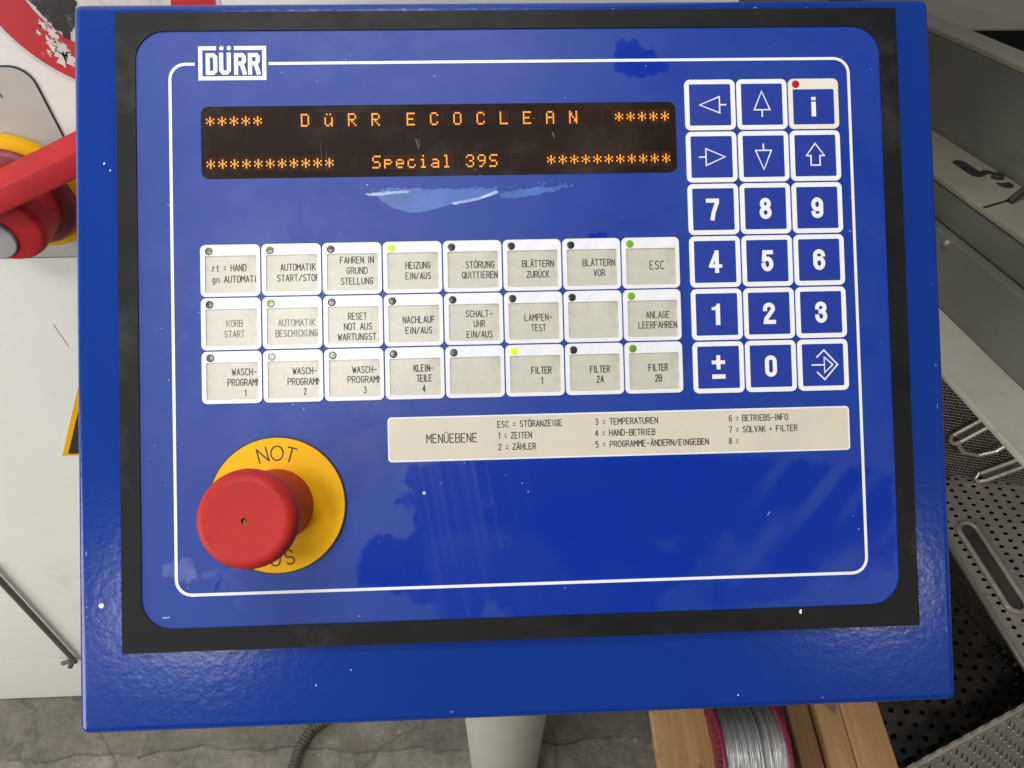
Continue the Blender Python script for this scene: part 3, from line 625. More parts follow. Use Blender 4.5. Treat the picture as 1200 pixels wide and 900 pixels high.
# wide membrane keys
KT = [(0, 0, 'rt = HAND', 4.64, 19.25, 9.89), (0, 0, 'gn AUTOMATIK', 4.57, 25.19, 14.69), (1, 0, 'AUTOMATIK', 7.74, 22.81, 10.07), (1, 0, 'START/STOP', 6.23, 24.35, 14.65), (2, 0, 'FAHREN IN', 7.28, 21.88, 7.42), (2, 0, 'GRUND', 9.91, 19.07, 12.01), (2, 0, 'STELLUNG', 7.56, 21.43, 16.5), (3, 0, 'HEIZUNG', 9.49, 20.25, 10.2), (3, 0, 'EIN/AUS', 9.39, 20.42, 14.8), (4, 0, 'STÖRUNG', 9.45, 22.11, 10.42), (4, 0, 'QUITTIEREN', 7.88, 23.29, 14.85), (5, 0, 'BLÄTTERN', 8.17, 22.01, 10.43), (5, 0, 'ZURÜCK', 9.99, 19.95, 15.05), (6, 0, 'BLÄTTERN', 8.61, 22.89, 10.45), (6, 0, 'VOR', 13.3, 18.49, 14.91), (7, 0, 'ESC', 12.12, 18.65, 12.04),
 (0, 1, 'KORB', 10.38, 17.36, 10.87), (0, 1, 'START', 9.42, 18.1, 15.41), (1, 1, 'AUTOMATIK', 6.36, 22.2, 11.07), (1, 1, 'BESCHICKUNG', 5.21, 23.2, 15.62), (2, 1, 'RESET', 10.26, 18.41, 8.87), (2, 1, 'NOT AUS', 8.46, 20.58, 13.27), (2, 1, 'WARTUNGST.', 5.76, 23.49, 17.65), (3, 1, 'NACHLAUF', 7.81, 21.74, 10.89), (3, 1, 'EIN/AUS', 8.9, 20.45, 15.47), (4, 1, 'SCHALT-', 9.04, 20.76, 8.86), (4, 1, 'UHR', 12.42, 17.45, 13.19), (4, 1, 'EIN/AUS', 9.29, 20.55, 17.78), (5, 1, 'LAMPEN-', 8.59, 20.84, 10.97), (5, 1, 'TEST', 11.42, 17.86, 15.48), (7, 1, 'ANLAGE', 9.89, 20.31, 10.95), (7, 1, 'LEERFAHREN', 6.5, 23.44, 15.3),
 (0, 2, 'WASCH-', 12.31, 23.04, 8.82), (0, 2, 'PROGRAMM', 10.46, 24.5, 13.26), (0, 2, '1', 17.36, 18.61, 17.79), (1, 2, 'WASCH-', 12.13, 22.73, 8.97), (1, 2, 'PROGRAMM', 9.98, 24.27, 13.5), (1, 2, '2', 16.74, 18.08, 17.69), (2, 2, 'WASCH-', 11.63, 22.3, 9.02), (2, 2, 'PROGRAMM', 9.56, 24.39, 13.21), (2, 2, '3', 16.34, 17.69, 17.67), (3, 2, 'KLEIN-', 12.0, 20.64, 8.97), (3, 2, 'TEILE', 13.18, 19.82, 13.27), (3, 2, '4', 15.63, 17.08, 17.73), (5, 2, 'FILTER', 10.95, 19.77, 11.07), (5, 2, '1', 14.96, 16.16, 15.48), (6, 2, 'FILTER', 10.55, 19.33, 11.21), (6, 2, '2A', 13.29, 16.62, 15.53), (7, 2, 'FILTER', 10.31, 18.86, 11.06), (7, 2, '2B', 12.96, 16.11, 15.68)]
LEDS = ['ddkLkkkm', 'kgkkkkkm', 'GwdkGYkg']
LEDN = {'k': 'dark', 'G': 'dark', 'w': 'pale grey', 'd': 'dim green', 'g': 'green', 'm': 'green', 'L': 'lit yellow-green', 'Y': 'bright yellow-green'}
KW, KH = 25.12, 22.13
kb = MB(); kb.ring(rrect(0, KW, -KH, 0, 2.2, 5), rrect(1.9, 23.6, -20.5, -4.7, .7, 5), -.6, .12, 0, -.55)
key_mesh = kb.mesh('membrane_key', [M_KEYW], .001, weld=1e-6)
wb = MB(); wb.prism(rrect(1.8, 23.7, -20.6, -4.6, .7, 4), -.58, -.42); win_mesh = wb.mesh('label_window', [M_BEIGE], .001)
lb = MB(); lb.lathe([(1.72, -.12), (1.66, -.02), (1.2, .06), (0, .1)], 20); led_mesh = {}
for k, m in LED.items():
    led_mesh[k] = lb.mesh('indicator_lamp', [m], .001)
for r in range(3):
    for c in range(8):
        Mk = at(-134.34 + c * 25.72, 49.75 - r * 22.73)
        lines = [t for t in KT if t[0] == c and t[1] == r]
        k = link('membrane_key', key_mesh, con, Mk)
        L_ = LEDS[r][c]
        k['label'] = ('key reading ' + ' '.join(t[2] for t in lines) if lines else 'blank key') + ' with a ' + LEDN[L_] + ' lamp'
        link('label_window', win_mesh, k, Mk)
        link('indicator_lamp', led_mesh[L_], k, Mk @ Matrix.Translation((.00365, -.00275, .00022)))
        if lines:
            tm = MB()
            for (_, _, t, x0, x1, y) in lines:
                big = t == 'ESC'
                letters(tm, t, x0, x1, -y, 3.5 if big else 2.72, .46 if (r == 2 and c >= 3) else (.40 if not big else .42), -.41, clip=23.45, jit=.04)
            pale_txt = (r == 1 and c <= 1)  # paler lettering on these two keys
            link('inscription', tm.mesh('inscription', [M_INKP if pale_txt else (M_INK2 if (c <= 2 or (r == 1 and c >= 4)) else M_INK)], .001), k, Mk)

# number and arrow keys
KP = 23.0; KS = 22.3
SYM = [['left', 'up', 'i'], ['right', 'down', 'shift'], ['7', '8', '9'], ['4', '5', '6'], ['1', '2', '3'], ['pm', '0', 'enter']]
SYN = {'left': 'left arrow', 'up': 'up arrow', 'i': 'letter i and red lamp', 'right': 'right arrow', 'down': 'down arrow', 'shift': 'block arrow pointing up', 'pm': 'plus minus sign', 'enter': 'enter arrow'}
nb = MB(); nb.ring(rrect(0, KS, -KS, 0, 2.4, 5), rrect(2.0, KS - 2.0, -KS + 2.0, -2.0, .6, 5), -.6, -.12, 0, -.5)
nk_mesh = nb.mesh('keypad_key', [M_WHITE], .001, weld=1e-6)
nb = MB(); nb.ring(rrect(0, KS, -KS, 0, 2.4, 5), rrect(2.0, KS - 2.0, -KS + 2.0, -4.7, .6, 5), -.6, -.12, 0, -.5)
nki_mesh = nb.mesh('keypad_key', [M_CREAM], .001, weld=1e-6)
nb = MB(); nb.prism(rrect(1.9, KS - 1.9, -KS + 1.9, -1.9, .6, 4), -.58, -.2); nf_mesh = nb.mesh('key_face', [M_KEYB], .001)
nb = MB(); nb.prism(rrect(1.9, KS - 1.9, -KS + 1.9, -4.6, .6, 4), -.58, -.2); nfi_mesh = nb.mesh('key_face', [M_KEYB], .001)
def symbol(s):
    m = MB(); c = KS / 2; z = -.19; w = .62
    def P(*q): return [(c + a, -c + b) for a, b in q]
    tri = lambda pts: m.ribbon(P(*pts), w, z, 0, True)
    if s == 'left': tri([(-4.6, .0), (4.2, 3.6), (4.2, -3.6)]) ; m.ribbon(P((4.2, 0), (7.0, 0)), w, z + .01)
    elif s == 'right': tri([(5.9, .0), (-2.5, 3.7), (-2.5, -3.7)]); m.ribbon(P((-2.5, 0), (-5.4, 0)), w, z + .01)
    elif s == 'up': tri([(0, 5.8), (3.5, -2.4), (-3.5, -2.4)]); m.ribbon(P((0, -2.4), (0, -5.4)), w, z + .01)
    elif s == 'down': tri([(0, -5.8), (3.5, 2.6), (-3.5, 2.6)]); m.ribbon(P((0, 2.6), (0, 5.4)), w, z + .01)
    elif s == 'shift': tri([(0, 5.4), (4.0, 0), (2.0, 0), (2.0, -4.2), (-2.0, -4.2), (-2.0, 0), (-4.0, 0)])
    elif s == 'enter':
        tri([(.6, 3.4), (4.3, 0), (.6, -3.4)])
        m.ribbon(P((-2.6, 3.4), (.6, 6.4), (6.4, 0), (.6, -6.4), (-2.6, -3.2)), w, z + .01); m.ribbon(P((-4.8, 0), (.6, 0)), w, z + .02)
    elif s == 'pm':
        m.box(c - 2.9, c + 2.9, -c + 1.35, -c + 2.95, z - .01, z); m.box(c - .85, c + .85, -c - .9, -c + 5.2, z - .005, z + .005); m.box(c - 2.9, c + 2.9, -c - 5.0, -c - 3.1, z - .01, z)
    elif s == 'i':
        m.box(c - 1.0, c + 1.0, -c - 5.6, -c + .9, z - .01, z); m.box(c - 1.0, c + 1.0, -c + 1.6, -c + 3.0, z - .01, z)
    elif s == '1':
        m.prism(P((-.5, -4.65), (1.45, -4.65), (1.45, 4.65), (.1, 4.65), (-.5, 3.4), (-2.2, 3.1), (-2.2, 1.9), (-.5, 1.9)), z - .01, z)
    else:
        W_ = 1.78; h = 3.75
        D = {'0': [(arc(0, 2.0, 1.72, h - 2.0, 0, 180, 10) + arc(0, -2.0, 1.72, h - 2.0, 180, 360, 10), True)],
             '8': [(arc(0, 2.05, 1.55, 1.72, 0, 360, 18)[:-1], True), (arc(0, -1.8, 1.78, 1.95, 0, 360, 18)[:-1], True)],
             '7': [([(-2.6, h + .05), (1.65, h + .05), (1.65, 2.9), (.1, -1.2), (-.5, -4.3)], False)],
             '2': [([(-1.75, 1.6)] + arc(0, 2.0, 1.75, 1.78, 175, -15, 10) + [(-1.3, -2.4), (-1.6, -3.78), (2.3, -3.78)], False)],
             '3': [([(-1.75, 1.9)] + arc(-.05, 2.1, 1.65, 1.68, 175, -75, 10) + [(-.4, .35)], False), ([(-.4, .35)] + arc(0, -1.75, 1.75, 2.02, 75, -175, 12) + [(-1.75, -1.6)], False)],
             '5': [([(2.0, h), (-1.2, h), (-1.5, .3)] + arc(0, -1.4, 1.75, 2.35, 125, -175, 12) + [(-1.75, -1.7)], False)],
             '6': [([(1.75, 2.0)] + arc(0, 2.0, 1.75, 1.75, 10, 180, 8) + [(-1.75, -1.6)], False), (arc(0, -1.45, 1.75, 2.15, 0, 360, 20)[:-1], True)],
             '9': [([(-1.75, -2.0)] + arc(0, -2.0, 1.75, 1.75, 190, 360, 8) + [(1.75, 1.6)], False), (arc(0, 1.45, 1.75, 2.15, 0, 360, 20)[:-1], True)],
             '4': [([(2.5, -1.9), (-2.05, -1.9), (.55, 4.0), (.95, 4.0)], False), ([(.75, 4.3), (.75, -4.3)], False)]}
        for i, (pts, cl) in enumerate(D[s]):
            m.ribbon(P(*pts), W_ if s != '4' or i else 1.5, z + .004 * i, 0, cl)
    return m.mesh('symbol', [M_WHITE], .001)
for r in range(6):
    for c in range(3):
        s = SYM[r][c]; Mk = at(75.43 + c * KP, 118.81 - r * KP)
        k = link('keypad_key', nki_mesh if s == 'i' else nk_mesh, con, Mk)
        k['label'] = 'white framed blue key marked with ' + SYN.get(s, 'the digit ' + s)
        link('key_face', nfi_mesh if s == 'i' else nf_mesh, k, Mk)
        link('symbol', symbol(s), k, Mk)
        if s == 'i': link('indicator_lamp', led_mesh['r'], k, Mk @ Matrix.Translation((.0034, -.0024, 0)))

# menu strip
mb = MB(); mb.prism(rrect(-56.7, 143.4, -44.6, -25.5, 1.6, 4), -.58, -.4); Ms = at(0, 0)
st = link('menu_strip', mb.mesh('menu_strip', [M_STRIP], .001), con, Ms)
mb = MB(); mb.ring(rrect(-56.7, 143.4, -44.6, -25.5, 1.6, 4), rrect(-56.1, 142.8, -44.0, -26.1, 1.2, 4), -.58, -.37); link('strip_edge', mb.mesh('strip_edge', [M_WHITE], .001), st, Ms)
for (t, x0, x1, y) in [('MENÜEBENE', -40.39, -18.61, -34.95), ('ESC = STÖRANZEIGE', -9.99, 17.97, -29.6), ('1 = ZEITEN', -9.77, 4.89, -34.44), ('2 = ZÄHLER', -9.88, 6.54, -39.3), ('3 = TEMPERATUREN', 32.04, 59.55, -29.6), ('4 = HAND-BETRIEB', 31.9, 58.14, -34.46), ('5 = PROGRAMME-ÄNDERN/EINGEBEN', 31.95, 81.32, -39.3), ('6 = BETRIEBS-INFO', 90.32, 116.36, -29.6), ('7 = SOLVAK + FILTER', 90.16, 120.36, -34.44), ('8 =', 89.99, 94.49, -39.4)]:
    tm = MB(); letters(tm, t, x0, x1, y, 3.6 if t[0] == 'M' else 2.5, .46 if t[0] == 'M' else .40, -.385, jit=.04)
    link('inscription', tm.mesh('inscription', [M_INK2 if t[0] in '678' else M_INK], .001), st, Ms)

# emergency stop
Me = at(-103.7, -61.2)
mb = MB(); mb.lathe([(29.0, -.6), (29.0, .5), (28.4, .5)], 72, 1, False); mb.lathe([(28.4, .5), (0, .5)], 72, 0, False)
es = link('emergency_stop', mb.mesh('emergency_stop', [M_YEL, M_INK], .001, weld=1e-6), con, Me)
es['label'] = 'red mushroom emergency stop button on a yellow disc'
mb = MB()
prof = [(15.6, .5), (15.6, 20), (15.3, 24), (14.9, 27), (15.0, 28.6), (16.0, 30.4), (17.8, 32.0), (18.7, 33.6), (19.05, 35.6), (18.9, 37.6), (18.3, 39.6), (17.2, 41.0), (15.8, 41.75), (14.6, 41.7), (12, 41.55), (1.2, 41.5)]
prof = [(r * .978, z * 1.035) for r, z in prof]
mb.lathe(prof, 72, 0)
link('mushroom_head', mb.mesh('mushroom_head', [M_RED], .001, weld=1e-6), es, Me)
mb = MB(); mb.lathe([(1.18, 42.95), (1.15, 42.0), (.5, 41.8), (0, 41.8)], 20); link('centre_pin', mb.mesh('centre_pin', [M_BRASS], .001), es, Me)
def curved(text, rad, mid_deg, top, hgt, z, spread):
    m = MB()
    for i, c in enumerate(text):
        a = R(mid_deg - (i - (len(text) - 1) / 2) * spread * (1 if top else -1))
        gm = MB(); wdt = {'N': 4.2, 'O': 5.1, 'T': 3.9, 'A': 4.4, 'U': 4.0, 'S': 3.7}[c]
        pts = {'A': G['A'], 'U': G['U'], 'N': G['N'], 'T': G['T'], 'O': [arc(1.9, 3, 1.9, 3, 0, 360, 24)], 'S': [[(3.5, 4.7)] + arc(1.9, 4.4, 1.5, 1.6, 30, 250, 9) + arc(1.9, 1.55, 1.7, 1.55, 70, -150, 10)]}[c]
        gw = 3.8
        for j, stl in enumerate(pts): gm.ribbon([((px - gw / 2) / gw * wdt, (py - 3) / 6 * hgt) for px, py in stl], .62, z + j * .01)
        th = a - math.pi / 2 if top else a + math.pi / 2
        for f in gm.f: m.face([(rad * math.cos(a) + gm.v[k][0] * math.cos(th) - gm.v[k][1] * math.sin(th), rad * math.sin(a) + gm.v[k][0] * math.sin(th) + gm.v[k][1] * math.cos(th), gm.v[k][2]) for k in f])
    return m.mesh('inscription', [M_INK], .001)
link('inscription', curved('NOT', 21.9, 89, True, 6.0, .56, 15.5), es, Me)
link('inscription', curved('AUS', 22.4, 268, False, 6.0, .56, 14.5), es, Me)

# post under the housing
mb = MB(); mb.lathe([(.0585, .02), (.0585, 1.23)], 48); mb.lathe([(.0585, 0), (.0585, .02)], 48)
link('post', mb.mesh('post', [M_POST], 1, weld=1e-6), con, Matrix.Translation((.002, .09, 0)))
mb = MB(); mb.tube([(-.012, -.0587, .205), (-.004, -.0590, .202), (.004, -.0590, .203), (.010, -.0588, .206)], .0012, 6)
link('scratch', mb.mesh('scratch', [M_DARK], 1), con, Matrix.Translation((.002, .09, 0)))

# ================================================================== WHITE MACHINE CABINET
cab = thing('machine_cabinet', 'white painted machine cabinet standing behind the blue console, with red rotary main switch', 'machine cabinet', (-.5, .26, 0))
CW = lambda: Matrix.Identity(4)
mb = MB(); mb.box(-2.2, .15, .264, 1.2, .224, 2.1); mb.box(-2.2, .15, .268, 1.2, .2215, .2235); mb.box(-2.2, .15, .264, 1.2, .012, .221); mb.box(-2.2, .15, .29, 1.2, .007, .0119)
cb = link('cabinet_body', mb.mesh('cabinet_body', [M_CAB]), cab, CW())
# slanting dark rod in front of the door
mb = MB(); mb.tube([(-.70, .257, .62), (-.752, .257, .229)], .0042, 10); mb.tube([(-.748, .252, .246), (-.760, .250, .226)], .0046, 8); mb.tube([(-.757, .256, .236), (-.775, .256, .226)], .004, 8)
link('door_rod', mb.mesh('door_rod', [M_SEAL]), cab, CW())
# worn round prohibition sign: black pictogram in a red ring
VX = Matrix(((1, 0, 0, 0), (0, 0, -1, .264), (0, 1, 0, 0), (0, 0, 0, 1)))      # local xy drawn on the cabinet front, z = out
def on_front(x, z): return Matrix.Translation((x, 0, z)) @ VX
Mg = on_front(-.2433, 1.3726)
mb = MB(); mb.prism(circle(0, 0, .0735, 64), 0, .0004)
sg = link('prohibition_sign', mb.mesh('prohibition_sign', [M_SWHT]), cab, Mg)
mb = MB(); mb.ring(circle(0, 0, .0705, 72), circle(0, 0, .0445, 72), .0003, .0008); link('red_ring', mb.mesh('red_ring', [M_SRED]), sg, Mg)
rr = random.Random(4)
def blob(pts, amp, step, seed):
    rr = random.Random(seed); out = []
    for i in range(len(pts)):
        a, b = Vector(pts[i]), Vector(pts[(i + 1) % len(pts)]); n = max(1, int((b - a).length / step))
        for k in range(n):
            p = a.lerp(b, k / n); out.append((p.x + rr.uniform(-amp, amp), p.y + rr.uniform(-amp, amp)))
    return out
mb = MB(); mb.prism(blob([(-.045, .030), (-.0425, -.006), (-.036, -.021), (-.028, -.036), (-.0262, -.031), (-.0215, -.026), (-.016, -.018), (-.012, .0), (-.010, .03)], .0011, .0016, 4), .0005, .0012)
link('black_pictogram', mb.mesh('black_pictogram', [M_SBLK]), sg, Mg)
for cx, cy, s, sd in ((-.0365, -.030, .0050, 1), (-.040, -.037, .0045, 2), (-.034, -.040, .0055, 3), (-.0375, -.046, .0055, 5), (-.0325, -.047, .005, 6), (-.0395, -.0255, .0035, 7), (-.044, -.043, .0022, 8), (-.0445, -.0300, .0018, 12), (.038, -.040, .01, 9), (.045, -.028, .006, 10)):
    r2 = random.Random(sd); n = 26; mb = MB()
    mb.prism([(cx + s * .8 * r2.uniform(.30, 1.25) * math.cos(2 * math.pi * k / n), cy + s * 1.1 * r2.uniform(.30, 1.25) * math.sin(2 * math.pi * k / n)) for k in range(n)], .0005, .0010)
    link('worn_patch', mb.mesh('worn_patch', [M_SWHT]), sg, Mg)
# triangular warning sign
Mt = on_front(-.487, .8705)
mb = MB(); mb.prism([(0, 0), (.20, 0), (.10, .173)], 0, .0005)
wsn = link('warning_sign', mb.mesh('warning_sign', [M_YEL]), cab, Mt)
mb = MB(); mb.ribbon([(.0155, .008), (.1845, .008), (.10, .154)], .0105, .0008, 0, True); link('black_border', mb.mesh('black_border', [M_INK]), wsn, Mt)
# main switch
Mw = on_front(-.356, 1.225)
mb = MB(); mb.prism(rrect(-.075, .050, -.065, .0955, .012, 6), 0, .0012, 0); mb.ring(rrect(-.0758, .0508, -.0658, .0963, .0125, 6), rrect(-.075, .050, -.065, .0955, .012, 6), 0, .0012, 1)
sw = link('main_switch', mb.mesh('main_switch', [M_PLATE, M_INK]), cab, Mw)
mb = MB(); mb.lathe([(.049, .001), (.049, .006), (.0475, .008), (.030, .008)], 56); link('yellow_collar', mb.mesh('yellow_collar', [M_YEL], 1, weld=1e-6), sw, Mw)
mb = MB(); mb.lathe([(.041, .007), (.041, .013), (.0385, .0145), (.012, .0145)], 56); link('dark_red_base', mb.mesh('dark_red_base', [M_HDRK], 1, weld=1e-6), sw, Mw)
mb = MB(); mb.lathe([(.031, .014), (.0305, .040), (.029, .044), (.026, .0455), (0, .0455)], 56)
hub = link('handle_hub', mb.mesh('handle_hub', [M_HREDB], 1, weld=1e-6), sw, Mw)
mb = MB(); a = R(24); ca, sa = math.cos(a), math.sin(a)
def rot2(p): return (p[0] * ca - p[1] * sa, p[0] * sa + p[1] * ca)
mb.prism([rot2(p) for p in [(-.03, .014), (.145, .014), (.150, .018), (.150, .028), (.145, .032), (-.03, .032)]], .034, .062)
bevel(link('handle_bar', mb.mesh('handle_bar', [M_HREDB], 1, weld=1e-6), sw, Mw), .003, 3)
mb = MB(); mb.lathe([(.018, .045), (.018, .0475), (.017, .048), (0, .048)], 40, cx=-.010, cy=-.007); link('handle_cap', mb.mesh('handle_cap', [M_CAPG], 1, weld=1e-6), sw, Mw)
mb = MB(); font_into(mb, 'm', .0185, .0245, .0745, .0785, .0014); link('inscription', mb.mesh('inscription', [M_INK]), sw, Mw)
# scuffs on the door
mb = MB()
for (x, z, dx, dz, w) in ((-.52, .74, .012, .002, .0012), (-.78, .235, .01, -.004, .0012), (-.56, .66, .03, .004, .0006), (-.80, .20, .02, .001, .0006), (-.62, .335, .004, .0, .001), (-.40, 1.05, .0, .03, .0005)):
    mb.ribbon([(x, z), (x + dx * .4, z + dz * .7), (x + dx, z + dz)], w, .0003)
link('scuff', mb.mesh('scuff', [mat('scuff_grey', (.25, .24, .21), .7)]), cab, VX)

# ================================================================== GREY STEEL BEAM (right)
CAMP = Vector((-0.014333, -0.208211, 1.571446))
bd = Vector((-0.05545631, 0.97111558, -0.23207568)).normalized(); bU = Vector((0.99837344, 0.05701289, 0)); bW = Vector((-0.01323131, 0.2316982, 0.97269773))
def sect(u, w, s): return CAMP + bU * u + bW * w + bd * s
def extrude(mb, prof, s0, s1, mi=0, closed=True):
    n = len(prof); A = [sect(u, w, s0) for u, w in prof]; B = [sect(u, w, s1) for u, w in prof]
    for i in range(n if closed else n - 1): mb.face([A[i], A[(i + 1) % n], B[(i + 1) % n], B[i]], mi)
    mb.face(A[::-1], mi); mb.face(B, mi)
beam = thing('steel_guide_beam', 'grey painted steel channel beam sloping past the right side of the blue console', 'steel beam', sect(.55, -.2, .2))
S0, S1 = .05, 1.25
def part(name, prof, m, bv=.0015, s0=S0, s1=S1):
    mb = MB(); extrude(mb, prof, s0, s1)
    return bevel(link(name, mb.mesh(name, [m], 1, weld=1e-6), beam, Matrix.Identity(4)), bv, 3)
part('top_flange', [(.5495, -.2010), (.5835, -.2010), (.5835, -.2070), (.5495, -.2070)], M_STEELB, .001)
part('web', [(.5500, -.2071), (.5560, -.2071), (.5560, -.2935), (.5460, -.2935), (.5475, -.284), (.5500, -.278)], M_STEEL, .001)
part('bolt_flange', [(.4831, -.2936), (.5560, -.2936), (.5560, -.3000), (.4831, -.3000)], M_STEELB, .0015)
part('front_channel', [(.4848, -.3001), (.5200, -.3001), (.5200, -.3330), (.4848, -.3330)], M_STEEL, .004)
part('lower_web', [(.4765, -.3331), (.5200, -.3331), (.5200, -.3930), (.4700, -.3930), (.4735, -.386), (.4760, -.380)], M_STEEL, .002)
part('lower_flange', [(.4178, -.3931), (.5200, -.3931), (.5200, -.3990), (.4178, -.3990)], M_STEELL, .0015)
def ondeck(u, s, w=-.2935): return sect(u, w, s)
MF = Matrix(((bU.x, bd.x, bW.x, 0), (bU.y, bd.y, bW.y, 0), (bU.z, bd.z, bW.z, 0), (0, 0, 0, 1)))
mb = MB(); mb.lathe([(.0062, 0), (.0062, .0045), (.0055, .0052), (.0, .0052)], 6, 0, False)
bolt_mesh = mb.mesh('bolt', [M_BOLT], 1, weld=1e-6)
mb = MB(); mb.lathe([(.0105, 0), (.0105, .0012), (.005, .0013)], 24, 0, False); wash = mb.mesh('washer', [M_STEELB], 1, weld=1e-6)
for (u, s) in ((.5335, .642),):
    Mb = Matrix.Translation(ondeck(u, s)) @ MF
    b_ = link('bolt', bolt_mesh, beam, Mb); link('washer', wash, b_, Mb)
mb = MB(); mb.prism(rrect(-.0062, .0062, -.021, .021, .0061, 6), .0, .0008)
for (u, s) in ((.5210, .670), (.5335, .642)):
    link('slot', mb.mesh('slot', [M_DARK]), beam, Matrix.Translation(ondeck(u, s, -.2934)) @ MF)
mb = MB(); mb.box(-.0225, .0225, -.0014, .0014, -.004, .0003); link('joint_gap', mb.mesh('joint_gap', [M_DARK]), beam, Matrix.Translation(ondeck(.5050, .5915, -.2935)) @ MF @ Matrix.Rotation(.36, 4, 'Z'))
mb = MB(); mb.tube([(-.018, .0, .001), (-.006, .004, .009), (.012, .004, .010), (.03, .0, .003)], .0035, 8); link('clip', mb.mesh('clip', [M_BOLT]), beam, Matrix.Translation(ondeck(.530, .590)) @ MF)
# small screw under the channel lip
mb = MB(); mb.lathe([(.0042, -.004), (.0042, .001), (.003, .0025), (0, .003)], 14); link('screw', mb.mesh('screw', [mat('dull_screw', (.30, .25, .22), .4, metal=.6)], 1, weld=1e-6), beam, Matrix.Translation(sect(.4755, -.3387, .603)) @ Matrix(((bW.x, bd.x, -bU.x, 0), (bW.y, bd.y, -bU.y, 0), (bW.z, bd.z, -bU.z, 0), (0, 0, 0, 1))))

# beige machine table behind the beam
tb = thing('machine_table', 'beige steel machine table behind the grey beam at the upper right', 'machine table', (.8, 1.2, 0))
mb = MB(); mb.box(.30, 1.6, .757, 1.8, 1.095, 1.1); bevel(link('table_top', mb.mesh('table_top', [M_STEELB], 1, weld=1e-6), tb, Matrix.Identity(4)), .0015)
mb = MB(); mb.box(.36, 1.55, 1.15, 1.75, 0, 1.0949); link('table_base', mb.mesh('table_base', [M_DARK]), tb, Matrix.Identity(4))

# ================================================================== BASKETS (lower right)
def perforated(mb, U0, V0, ux, vy, nu, nv, hu, hv, stagger=True, th=.0015, mi=0, border=.012, org=None, du=None, dv=None, dn=None):
    """sheet of nu x nv cells, each with an oblong hole; org + du*u + dv*v"""
    def pt(u, v, d=0): return org + du * u + dv * v + dn * d
    for i in range(nu):
        off = .5 * vy if (stagger and i % 2) else 0
        for j in range(nv):
            x0, x1 = U0 + i * ux, U0 + (i + 1) * ux; y0, y1 = V0 + j * vy + off, V0 + (j + 1) * vy + off
            cx, cy = (x0 + x1) / 2, (y0 + y1) / 2; n = 16; H = []; O = []
            for k in range(n):
                a = 2 * math.pi * k / n; c, s_ = math.cos(a), math.sin(a)
                H.append((cx + hu / 2 * c, cy + hv / 2 * s_)); t = 1 / max(abs(c), abs(s_)); O.append((cx + (x1 - x0) / 2 * c * t, cy + (y1 - y0) / 2 * s_ * t))
            for k in range(n):
                q = (k + 1) % n
                mb.face([pt(*O[k]), pt(*O[q]), pt(*H[q]), pt(*H[k])], mi)
                mb.face([pt(*H[k]), pt(*H[q]), pt(*H[q], -th), pt(*H[k], -th)], mi)
# open washing basket, perforated floor and walls
e1 = Vector((.937, .351, 0)).normalized(); e2 = Vector((-e1.y, e1.x, 0)); ez = Vector((0, 0, 1))
B0 = Vector((.598, .0065, .0))
bk = thing('washing_basket', 'dark oily washing basket of perforated steel standing beside the wooden pallet', 'basket', B0)
I4 = Matrix.Identity(4)
BF = B0 + ez * .12
mb = MB(); perforated(mb, 0, 0, .0255, .0255, 17, 17, .0120, .0095, True, org=BF + ez * .004, du=e1, dv=e2, dn=ez); mb.face([BF + ez * -.02, BF + e1 * .435 + ez * -.02, BF + e1 * .435 + e2 * .44 + ez * -.02, BF + e2 * .44 + ez * -.02], 1)
link('basket_floor', mb.mesh('basket_floor', [M_PERFD, M_DARK]), bk, I4)
for (o0, du, mt, lean) in ((B0, e1, M_PERF, .15), (B0 + e2 * .45, e1, M_PERFD, 0), (B0, e2, M_PERFD, 0), (B0 + e1 * .44, e2, M_PERFD, 0)):
    nrm = du.cross(ez); o0 = o0 + nrm * lean; dv_ = (ez * .33 - nrm * lean) / .33
    mb = MB(); perforated(mb, 0, .012, .0138, .0345, 32, 9, .0050, .018, True, org=o0, du=du, dv=dv_, dn=nrm, th=.0012)
    link('perforated_wall', mb.mesh('perforated_wall', [mt]), bk, I4)
mb = MB(); q_ = B0 + e1 * .004 + e2 * .012 + ez * .01; mb.face([q_, q_ + e1 * .43, q_ + e1 * .43 + ez * .31, q_ + ez * .31]); link('wall_lining', mb.mesh('wall_lining', [M_DARK]), bk, I4)
mb = MB(); c_ = [B0 + ez * .330, B0 + e1 * .44 + ez * .330, B0 + e1 * .44 + e2 * .45 + ez * .330, B0 + e2 * .45 + ez * .330]
for i in range(4):
    mb.tube([c_[i], c_[(i + 1) % 4]], .0045, 8)
link('rim', mb.mesh('rim', [M_PERF]), bk, I4)
# perforated lid with a loop handle
lu = Vector((.987, .16, 0)).normalized(); lv = Vector((-lu.y, lu.x, 0)); L0 = Vector((.861, .105, .348))
ld = thing('perforated_lid', 'stainless perforated plate with a loop handle lying on the dark washing basket', 'lid', L0)
mb = MB(); perforated(mb, .010, .0, .0232, .0145, 16, 27, .0100, .0066, True, org=L0, du=lu, dv=lv, dn=ez)
for (u0, u1, v0, v1) in ((0, .010, 0, .40),): mb.face([L0 + lu * u0 + lv * v0, L0 + lu * u1 + lv * v0, L0 + lu * u1 + lv * v1, L0 + lu * u0 + lv * v1])
link('perforated_sheet', mb.mesh('perforated_sheet', [M_PERF]), ld, I4)
mb = MB(); mb.face([L0 + ez * -.012, L0 + lu * .38 - ez * .012, L0 + lu * .38 + lv * .395 - ez * .012, L0 + lv * .395 - ez * .012]); link('lid_underside', mb.mesh('lid_underside', [M_DARK]), ld, I4)
